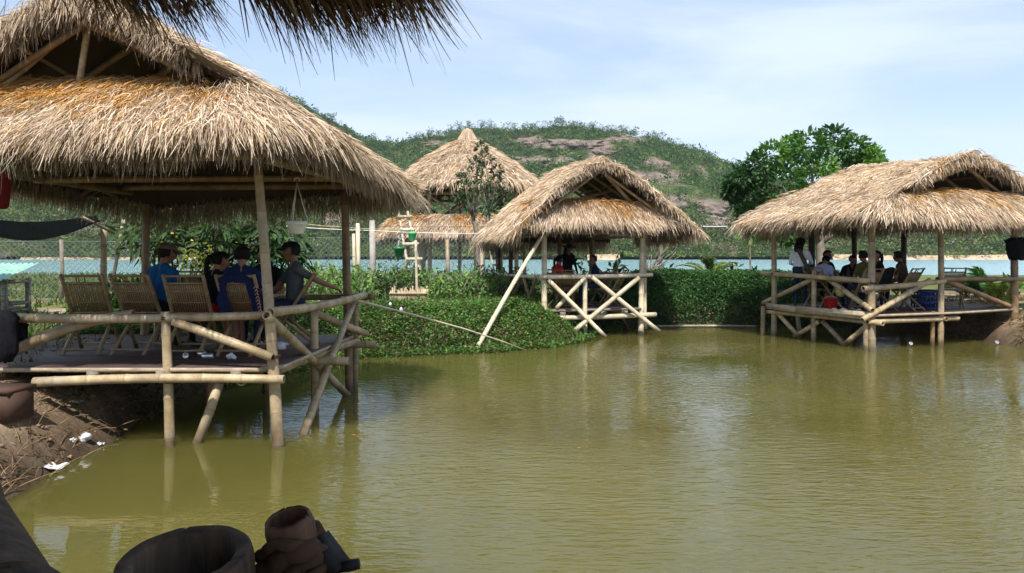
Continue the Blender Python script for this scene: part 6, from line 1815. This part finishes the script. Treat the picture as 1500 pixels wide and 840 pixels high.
def person(loc, rz, label, sit=True, lean=8, twist=0, head_yaw=0, head_pitch=0, shirt='grey_cloth', legs='jeans', skin='skin', long_sleeve=False, bare_legs=False,
           hair='short', cap=None, hl=None, hr=None, seat=.44, H=1.64, feet=None, shoe='brown_cloth', group='people in the huts', fine=.0125, side=0):
    k = H / 1.66
    S = lambda *v: np.array(v, float) * k
    pel = np.array([0, 0, (seat + .085)]) if sit else S(0, 0, .90)
    Rl = rotm('X', R(-lean)) @ rotm('Y', R(side)); Rt = Rl @ rotm('Z', R(twist))
    chest = pel + Rl @ S(0, .0, .33); neck = pel + Rl @ S(0, 0, .50)
    Rh = Rl @ rotm('X', R(lean * .6)) @ rotm('Z', R(head_yaw)) @ rotm('X', R(-head_pitch))
    hc = neck + Rl @ S(0, .015, .05) + Rh @ S(0, .02, .115)
    caps = []   # (region, p0, r0, p1, r1)
    def cp(rg, a, ra, b, rb): caps.append((rg, np.asarray(a, float), ra * k, np.asarray(b, float), rb * k))
    for s in (-1, 1):
        cp('shirt', pel + Rl @ S(s * .06, 0, .03), .105, chest + Rt @ S(s * .06, -.005, -.06), .098)
        cp('shirt', chest + Rt @ S(s * .06, -.005, -.06), .1, chest + Rt @ S(s * .075, 0, .06), .095)
        cp('shirt', chest + Rt @ S(s * .05, -.01, .1), .07, neck + Rt @ S(s * .03, -.01, -.01), .05)
        cp('shirt', neck + Rt @ S(s * .03, -.01, -.01), .05, neck + Rt @ S(s * .155, -.005, -.055), .055)
        cp('legs', pel + S(s * .07, -.02, 0), .115, pel + S(s * .085, .02, -.01), .1)
    cp('skin', neck + Rl @ S(0, -.005, -.03), .052, hc - Rh @ S(0, .02, .06), .05)
    cp('skin', hc + Rh @ S(0, -.02, .02), .088, hc + Rh @ S(0, .012, .0), .082)
    cp('skin', hc + Rh @ S(0, .03, -.03), .062, hc + Rh @ S(0, .045, -.085), .036)
    cp('skin', hc + Rh @ S(0, .088, .008), .012, hc + Rh @ S(0, .106, -.028), .016)
    cp('lip', hc + Rh @ S(-.018, .083, -.060), .009, hc + Rh @ S(.018, .083, -.060), .009)
    for s in (-1, 1):
        cp('skin', hc + Rh @ S(s * .083, -.012, .015), .017, hc + Rh @ S(s * .080, -.01, -.02), .012)
        cp('skin', hc + Rh @ S(s * .045, .07, -.02), .02, hc + Rh @ S(s * .05, .05, -.03), .022)
        sh = neck + Rt @ S(s * .175, -.005, -.075)
        tgt = (hl if s < 0 else hr)
        if tgt is None: tgt = pel + (S(s * .17, .30, .06) if sit else S(s * .24, .06, -.10))
        el, wr = ik(sh, tgt, .285 * k, .25 * k, Rl @ S(s * .55, -.4, -.7))
        m_ = sh + (el - sh) * .62
        cp('shirt', sh, .056, m_, .05); cp('shirt' if long_sleeve else 'skin', m_, .044 if not long_sleeve else .05, el, .039)
        cp('shirt' if long_sleeve else 'skin', el, .04, wr, .027)
        d = unit(wr - el); sd_, up_ = frame_of(d)
        palm_n = unit(np.array([0, 0, -1.0]) - d * d[2]) if abs(d[2]) < .95 else np.array([-s, 0, 0.0])
        lat = np.cross(d, palm_n) * s
        pc = wr + d * .045 * k
        for q_ in (-1, 1): cp('skin', wr + lat * q_ * .012 * k, .021, pc + lat * q_ * .022 * k + d * .03 * k, .017)
        for i, (o, ln) in enumerate(((-.032, .062), (-.011, .072), (.011, .068), (.032, .052))):
            a = pc + d * .035 * k + lat * o * k; b = a + (d * .8 + palm_n * .35 + lat * o * 4) * ln * .55 * k; c_ = b + (d * .45 + palm_n * .8) * ln * .5 * k
            cp('skin', a, .0095, b, .009); cp('skin', b, .009, c_, .008)
        a = wr + d * .02 * k - lat * .022 * k; b = a + (d * .6 - lat * .8) * .04 * k; cp('skin', a, .014, b, .0105); cp('skin', b, .0105, b + (d * .8 + palm_n * .4) * .03 * k, .009)
        hp = pel + S(s * .09, 0, -.02)
        if sit:
            ft = (S(s * .13, .46, .07) if feet is None else np.asarray(feet, float) * (s, 1, 1)); ft = np.array([ft[0], ft[1], .075 * k])
            kn, an = ik(hp, ft, .43 * k, .42 * k, S(s * .12, .7, .7))
        else:
            ft = S(s * .10, .02 * s, .08) if feet is None else np.asarray(feet, float) * (s, s, 1)
            kn, an = ik(hp, ft, .43 * k, .42 * k, S(0, 1, 0))
        lg = 'skin' if bare_legs else 'legs'
        mk = hp + (kn - hp) * (.75 if bare_legs else .99)
        cp('legs', hp, .088, mk, .064 if bare_legs else .058); cp(lg, mk, .06, kn, .054); cp(lg, kn, .055, kn + (an - kn) * .4 + S(0, -.012, 0), .052); cp(lg, kn + (an - kn) * .4 + S(0, -.012, 0), .052, an, .036)
        cp('shoe', an - S(0, .03, .03), .036, an + S(s * .02, .07, -.045), .03); cp('shoe', an + S(s * .02, .07, -.045), .032, an + S(s * .03, .14, -.052), .023)
    g = G()
    for (rg, a, ra, b, rb) in caps:
        d = b - a; L = np.linalg.norm(d); ks = max(2, int(L / .03) + 1)
        u = unit(d) if L > 1e-6 else np.array([0, 0, 1.0])
        pts = [a - u * ra * c for c in (.98, .8, .45)] + [a + d * t for t in np.linspace(0, 1, ks)] + [b + u * rb * c for c in (.45, .8, .98)]
        rr = [ra * math.sqrt(1 - c * c) for c in (.98, .8, .45)] + list(np.linspace(ra, rb, ks)) + [rb * math.sqrt(1 - c * c) for c in (.45, .8, .98)]
        tube(g, pts, rr, 12)
    me = np_mesh('tmp', g.verts(), g.F, smooth=True)
    ob = bpy.data.objects.new('tmp', me); COL.objects.link(ob)
    r_ = ob.modifiers.new('r', 'REMESH'); r_.mode = 'VOXEL'; r_.voxel_size = fine * k; r_.use_smooth_shade = True
    s_ = ob.modifiers.new('s', 'SMOOTH'); s_.iterations = 3; s_.factor = .4
    dg = bpy.context.evaluated_depsgraph_get(); dg.update()
    body = bpy.data.meshes.new_from_object(ob.evaluated_get(dg))
    bpy.data.objects.remove(ob)
    V = np.zeros(len(body.vertices) * 3); body.vertices.foreach_get('co', V); V = V.reshape(-1, 3)
    # gentle cloth creases
    mats = ['skin', 'shirt', 'legs', 'shoe', 'lip', 'eye']
    for nm in (skin, shirt, legs, shoe, 'lip', 'eye'): body.materials.append(M[nm])
    nf = len(body.polygons); cen = np.zeros(nf * 3); body.polygons.foreach_get('center', cen); cen = cen.reshape(-1, 3)
    best = np.full(nf, 1e9); reg = np.zeros(nf, np.int32)
    for (rg, a, ra, b, rb) in caps:
        d = b - a; t = np.clip(((cen - a) @ d) / max(d @ d, 1e-9), 0, 1)
        ds = np.linalg.norm(cen - a - t[:, None] * d, axis=1) - (ra + (rb - ra) * t)
        if rg == 'lip': ds = ds + .004
        up = ds < best; best[up] = ds[up]; reg[up] = mats.index(rg)
    for s in (-1, 1):
        e = hc + Rh @ S(s * .032, .085, .012); up = np.linalg.norm(cen - e, axis=1) < .0135 * k; reg[up] = 5
    body.polygons.foreach_set('material_index', reg)
    body.polygons.foreach_set('use_smooth', np.ones(nf, bool))
    body.update()
    o = bpy.data.objects.new('person', body); COL.objects.link(o)
    o.location = tuple(map(float, loc)); o.rotation_euler = (0, 0, rz)
    props(o, label, 'person', group)
    # hair: a shell round the skull, open at the face
    def shell(scale, keep, lens=()):
        gg = G(); n, m = 26, 18
        ellipsoid(gg, (0, 0, 0), (1, 1, 1), n, m)
        V = gg.verts(); Vl = V * S(.100, .118, .112) * scale
        nz = 1 + .035 * np.sin(V[:, 0] * 17) * np.sin(V[:, 2] * 13 + V[:, 1] * 11)
        Vl = Vl * nz[:, None]
        F = np.concatenate(gg.F); cz = Vl[F].mean(1) / k
        F = F[keep(cz[:, 0], cz[:, 1], cz[:, 2])]
        gh_ = G(); gh_.add(hc + Rh @ S(0, -.004, .012) + Vl @ Rh.T, F)
        for (pts, rr) in lens:
            tube(gh_, [hc + Rh @ S(*p) for p in pts], np.array(rr) * k, 10)
        return gh_
    if hair == 'short': gh_ = shell(1.0, lambda x, y, z: (z > .068) | ((y < .045) & (z > .03)) | ((y < .0) & (z > -.055)) | (y < -.05) & (z > -.075))
    elif hair == 'ponytail': gh_ = shell(1.03, lambda x, y, z: (z > .068) | ((y < .05) & (z > .03)) | ((y < .01) & (z > -.07)), [([(0, -.10, .03), (0, -.15, .02), (0, -.165, -.05), (0, -.15, -.16), (0, -.13, -.24)], [.02, .035, .036, .03, .008])])
    elif hair == 'long': gh_ = shell(1.06, lambda x, y, z: (z > .04) | ((y < .03)), [([(s * .05, -.07, -.02), (s * .06, -.095, -.12), (s * .055, -.10, -.22), (s * .04, -.10, -.30)], [.055, .06, .052, .015]) for s in (-1, 0, 1)])
    elif hair == 'bun': gh_ = shell(1.04, lambda x, y, z: (z > .04) | ((y < .02) & (z > -.07)), [([(0, -.09, .08), (0, -.115, .11), (0, -.12, .13)], [.03, .05, .02])])
    h_ = link('hair', gh_, M['hair'], o, True)
    if cap:
        gg = G(); ellipsoid(gg, (0, 0, 0), (1, 1, 1), 24, 16); V = gg.verts() * S(.108, .125, .098); F = np.concatenate(gg.F)
        F = F[(V[F].mean(1)[:, 2] > .012 * k)]
        gc = G(); gc.add(hc + Rh @ (S(0, -.004, .028)) + V @ Rh.T, F)
        c_ = link('cap', gc, M[cap], o, True)
        gb = G(); n = 12; a = np.linspace(-1.15, 1.15, n)
        inn = np.stack([.106 * np.sin(a), .120 * np.cos(a), .04 + 0 * a], 1); wide = cap == 'khaki_cloth'
        if cap == 'black_cloth' and hair == 'long': a = np.linspace(-PI, PI, 25); n = 25; inn = np.stack([.106 * np.sin(a), .120 * np.cos(a), .04 + 0 * a], 1); outr = np.stack([.19 * np.sin(a), .20 * np.cos(a), .02 + 0 * a], 1)
        else: outr = np.stack([.092 * np.sin(a), .12 * np.cos(a) + .075 * np.cos(a) ** .5, .028 - .02 * np.sin(a) ** 2], 1) if True else None
        P = np.concatenate([inn, outr]) * k; i = np.arange(n - 1)
        q = np.stack([i, i + 1, i + 1 + n, i + n], 1)
        P2 = np.concatenate([P, P - (0, 0, .006)])
        gb.add(hc + Rh @ S(0, 0, .005) + P2 @ Rh.T, [q, q[:, ::-1] + 2 * n]); link('brim', gb, M[cap], c_, True)
    return o

def lp(root_loc, rz, P):
    """world point -> the figure's own axes"""
    d = np.asarray(P, float) - np.asarray(root_loc, float); c, s = math.cos(-rz), math.sin(-rz)
    return np.array([d[0] * c - d[1] * s, d[0] * s + d[1] * c, d[2]])

# largest hut
L = (-4.30, 9.08, Z1); person(L, R(-20), 'man in a bright blue shirt and tan cap seated with his back to the pond', True, 12, 0, -25, 5, 'blue_cloth', 'black_cloth', 'skin_dark', hair='short', cap='khaki_cloth', hl=(-.18, .42, .62), hr=(.2, .42, .62), seat=.45)
L = (-3.72, 9.20, Z1); person(L, R(-25), 'woman in black with tied hair seated between the man in blue and the jacket-draped chair', True, 14, 0, -35, 10, 'black_cloth', 'red_cloth', 'skin', hair='ponytail', hl=(-.15, .42, .6), hr=(.18, .42, .6), seat=.40, H=1.56, bare_legs=True)
L = (-3.28, 9.08, Z1); person(L, R(10), 'person in dark navy with a high bun seated behind the jacket-draped chair', True, 10, 0, 15, 5, 'navy_cloth', 'red_cloth', 'skin', hair='bun', hl=(-.16, .42, .6), hr=(.2, .40, .6), seat=.44, H=1.6, bare_legs=True, shoe='white_paper')
L = (-3.40, 10.45, Z1); person(L, R(175), 'dark-haired person across the table beyond the jacket-draped chair', True, 10, 0, 0, 5, 'black_cloth', 'jeans', 'skin_dark', hair='short', seat=.44, H=1.58)
L = (-2.80, 9.66, Z1); rz = R(108); hand = lp(L, rz, (-2.24, 9.92, 1.49))
person(L, rz, 'man in a grey shirt and black cap resting one arm along the rail', True, 0, 12, 0, 4, 'grey_cloth', 'jeans', 'skin_dark', hair='short', cap='black_cloth', hr=(.06, .42, .64), hl=hand, seat=.45, H=1.68, fine=.011)
# jacket over the chair back
def drape(chair_loc, rz, mat, label, trim=None):
    root = thing('jacket', label, 'jacket', np.array(chair_loc) + (0, 0, .3), rz)
    n, m = 20, 16
    u, v = np.meshgrid(np.linspace(-1, 1, n), np.linspace(0, 1, m)); u, v = u.ravel(), v.ravel()
    zt = .955
    z = zt - .52 * v - .10 * np.abs(u) ** 2 * (1 - v) - .04 * np.sin(u * 7) * v
    x = u * (.24 + .05 * v + .015 * np.sin(v * 9 + u * 4))
    y = (.30 - .57 * z / .93) - .035 - .05 * v - .025 * np.sin(u * 9 + 2 * v) * v + .03 * u ** 2
    # rolls over the top and down the front a little
    P = np.stack([x, y, z], 1)
    i = np.arange(m - 1)[:, None] * n; j = np.arange(n - 1)[None, :]; q = np.stack([i + j, i + j + 1, i + n + j + 1, i + n + j], -1).reshape(-1, 4)
    e1 = np.array(list(range(n)) + [n * t_ + n - 1 for t_ in range(1, m)] + [n * m - 1 - t_ for t_ in range(1, n)] + [n * t_ for t_ in range(m - 2, 0, -1)]); e2 = np.roll(e1, -1)
    hid = np.abs(u) < (.62 if trim else -1)
    g = G()
    keep = np.ones(len(q), bool)
    if trim:
        mid_ = q.mean(1); uu = u[q].mean(1); vv = v[q].mean(1); keep = ~((np.abs(uu) < .52) & (vv > .22))
    g.add(np.concatenate([P, P + (0, .02, 0)]), [q[keep], q[keep][:, ::-1] + n * m, np.stack([e1, e2, e2 + n * m, e1 + n * m], 1)])
    link('cloth', g, M[mat], root, smooth=True, root=None, local=False) if False else link('cloth', _shift(g, (0, 0, -.3)), M[mat], root, True)
    if trim:
        gt = G()
        for t_ in np.linspace(.15, .9, 11):
            zz = zt - .52 * t_ - .07
            for dx_ in (-.012, .012):
                beam(gt, (.255 + dx_ * 0, .30 - .57 * zz / .93 - .10 - .05 * t_, zz - .3), (.255 + dx_ * 1.6, .30 - .57 * zz / .93 - .10 - .05 * t_, zz - .3 - .03), .012, .006)
        link('trim', gt, M[trim], root, True, False)
    return root
def _shift(g, d):
    g.V = [V + np.asarray(d, float) for V in g.V]
    return g
drape((-3.16, 8.85, Z1), R(-2), 'navy_cloth', 'navy jacket with a pale orange trim spread over a bamboo chair back', 'orange_trim')
drape(pr(1.12, .85), th3 + R(6), 'black_cloth', 'plain dark jacket draped over a chair of the right hut')
# middle hut
L = pm(.78, 1.38); person(L, th + R(-72), 'woman in a red shirt seated in profile in the small hut', True, 6, 0, 0, 8, 'red_cloth', 'jeans', 'skin', long_sleeve=True, hair='ponytail', seat=.46, H=1.58, fine=.015)
L = pm(1.36, 2.15); person(L, th + R(195), 'person in black with a brimmed hat standing at the small hut table', False, 4, 0, 0, 10, 'black_cloth', 'black_cloth', 'skin_dark', long_sleeve=True, hair='long', cap='black_cloth', hl=(-.14, .28, .80), hr=(.14, .28, .80), H=1.58, fine=.015)
L = pm(1.78, 1.05); person(L, th + R(75), 'person in dark purple seated against the wide chair back of the small hut', True, 8, 0, 20, 0, 'navy_cloth', 'jeans', 'skin_dark', hair='short', seat=.46, H=1.6, fine=.015)
# right hut
L = pr(.28, 2.35); person(L, th3 + R(-55), 'woman with long black hair in a white jacket standing at the rail', False, 3, 0, -20, 0, 'white_cloth', 'jeans', 'skin', long_sleeve=True, hair='long', hl=(-.12, .26, .95), hr=(.16, .28, 1.0), H=1.6, fine=.015)
L = pr(.50, 1.90); person(L, th3 + R(-62), 'person in a pale lilac shirt bending forward over the table', True, 24, 0, -10, 25, 'lilac_cloth', 'black_cloth', 'skin', long_sleeve=True, hair='short', seat=.45, H=1.58, fine=.015)
L = pr(.98, 2.3); person(L, th3 + R(178), 'man in dark clothes facing the pond across the right hut table', True, 6, 0, 0, 5, 'black_cloth', 'jeans', 'skin_dark', hair='short', seat=.46, H=1.68, fine=.015)
L = pr(1.42, 1.95); person(L, th3 + R(150), 'person in black hunched behind the man in olive', True, 18, 0, 0, 15, 'black_cloth', 'jeans', 'skin_dark', hair='short', seat=.44, H=1.55, fine=.015)
L = pr(.72, .80); person(L, th3 + R(-10), 'man in an olive shirt seated with his back to the pond in the right hut', True, 9, 0, 5, 5, 'olive_cloth', 'jeans', 'skin_dark', hair='short', seat=.46, H=1.66, fine=.015)
L = pr(1.42, 1.05); person(L, th3 + R(60), 'woman with a dark ponytail seen in profile behind the draped chair', True, 8, 0, 25, 0, 'black_cloth', 'jeans', 'skin', hair='ponytail', seat=.46, H=1.66, fine=.015)
L = pr(1.75, .72); person(L, th3 + R(20), 'dark-haired man in brown seated behind the middle post of the right hut', True, 10, 0, 0, 5, 'brown_cloth', 'jeans', 'skin_dark', hair='short', seat=.46, H=1.64, fine=.015)

# ================================================================== air: the hill and far shore fade slightly
g = G(); box(g, (-700, -60, -2.5), (800, 1000, 130))
m = bpy.data.materials.new('haze'); m.use_nodes = True
nt = m.node_tree; nt.nodes.remove(nt.nodes['Principled BSDF'])
pv = nt.nodes.new('ShaderNodeVolumePrincipled'); pv.inputs['Color'].default_value = (.86, .91, 1.0, 1); pv.inputs['Density'].default_value = .00017; pv.inputs['Anisotropy'].default_value = .2
nt.links.new(pv.outputs[0], nt.nodes['Material Output'].inputs['Volume'])
M['haze'] = m
props(link('haze', g, m, smooth=False), kind='stuff')
# ================================================================== camera
cd = bpy.data.cameras.new('camera'); co = bpy.data.objects.new('camera', cd); COL.objects.link(co)
co.location = (0, 0, H_CAM); co.rotation_euler = (R(90), 0, 0)
cd.sensor_width = 36; cd.lens = 36 * F_PX / 1500.0
cd.shift_y = -(420 - HOR) / 1500.0
cd.clip_start = .05; cd.clip_end = 3000
SC.camera = co
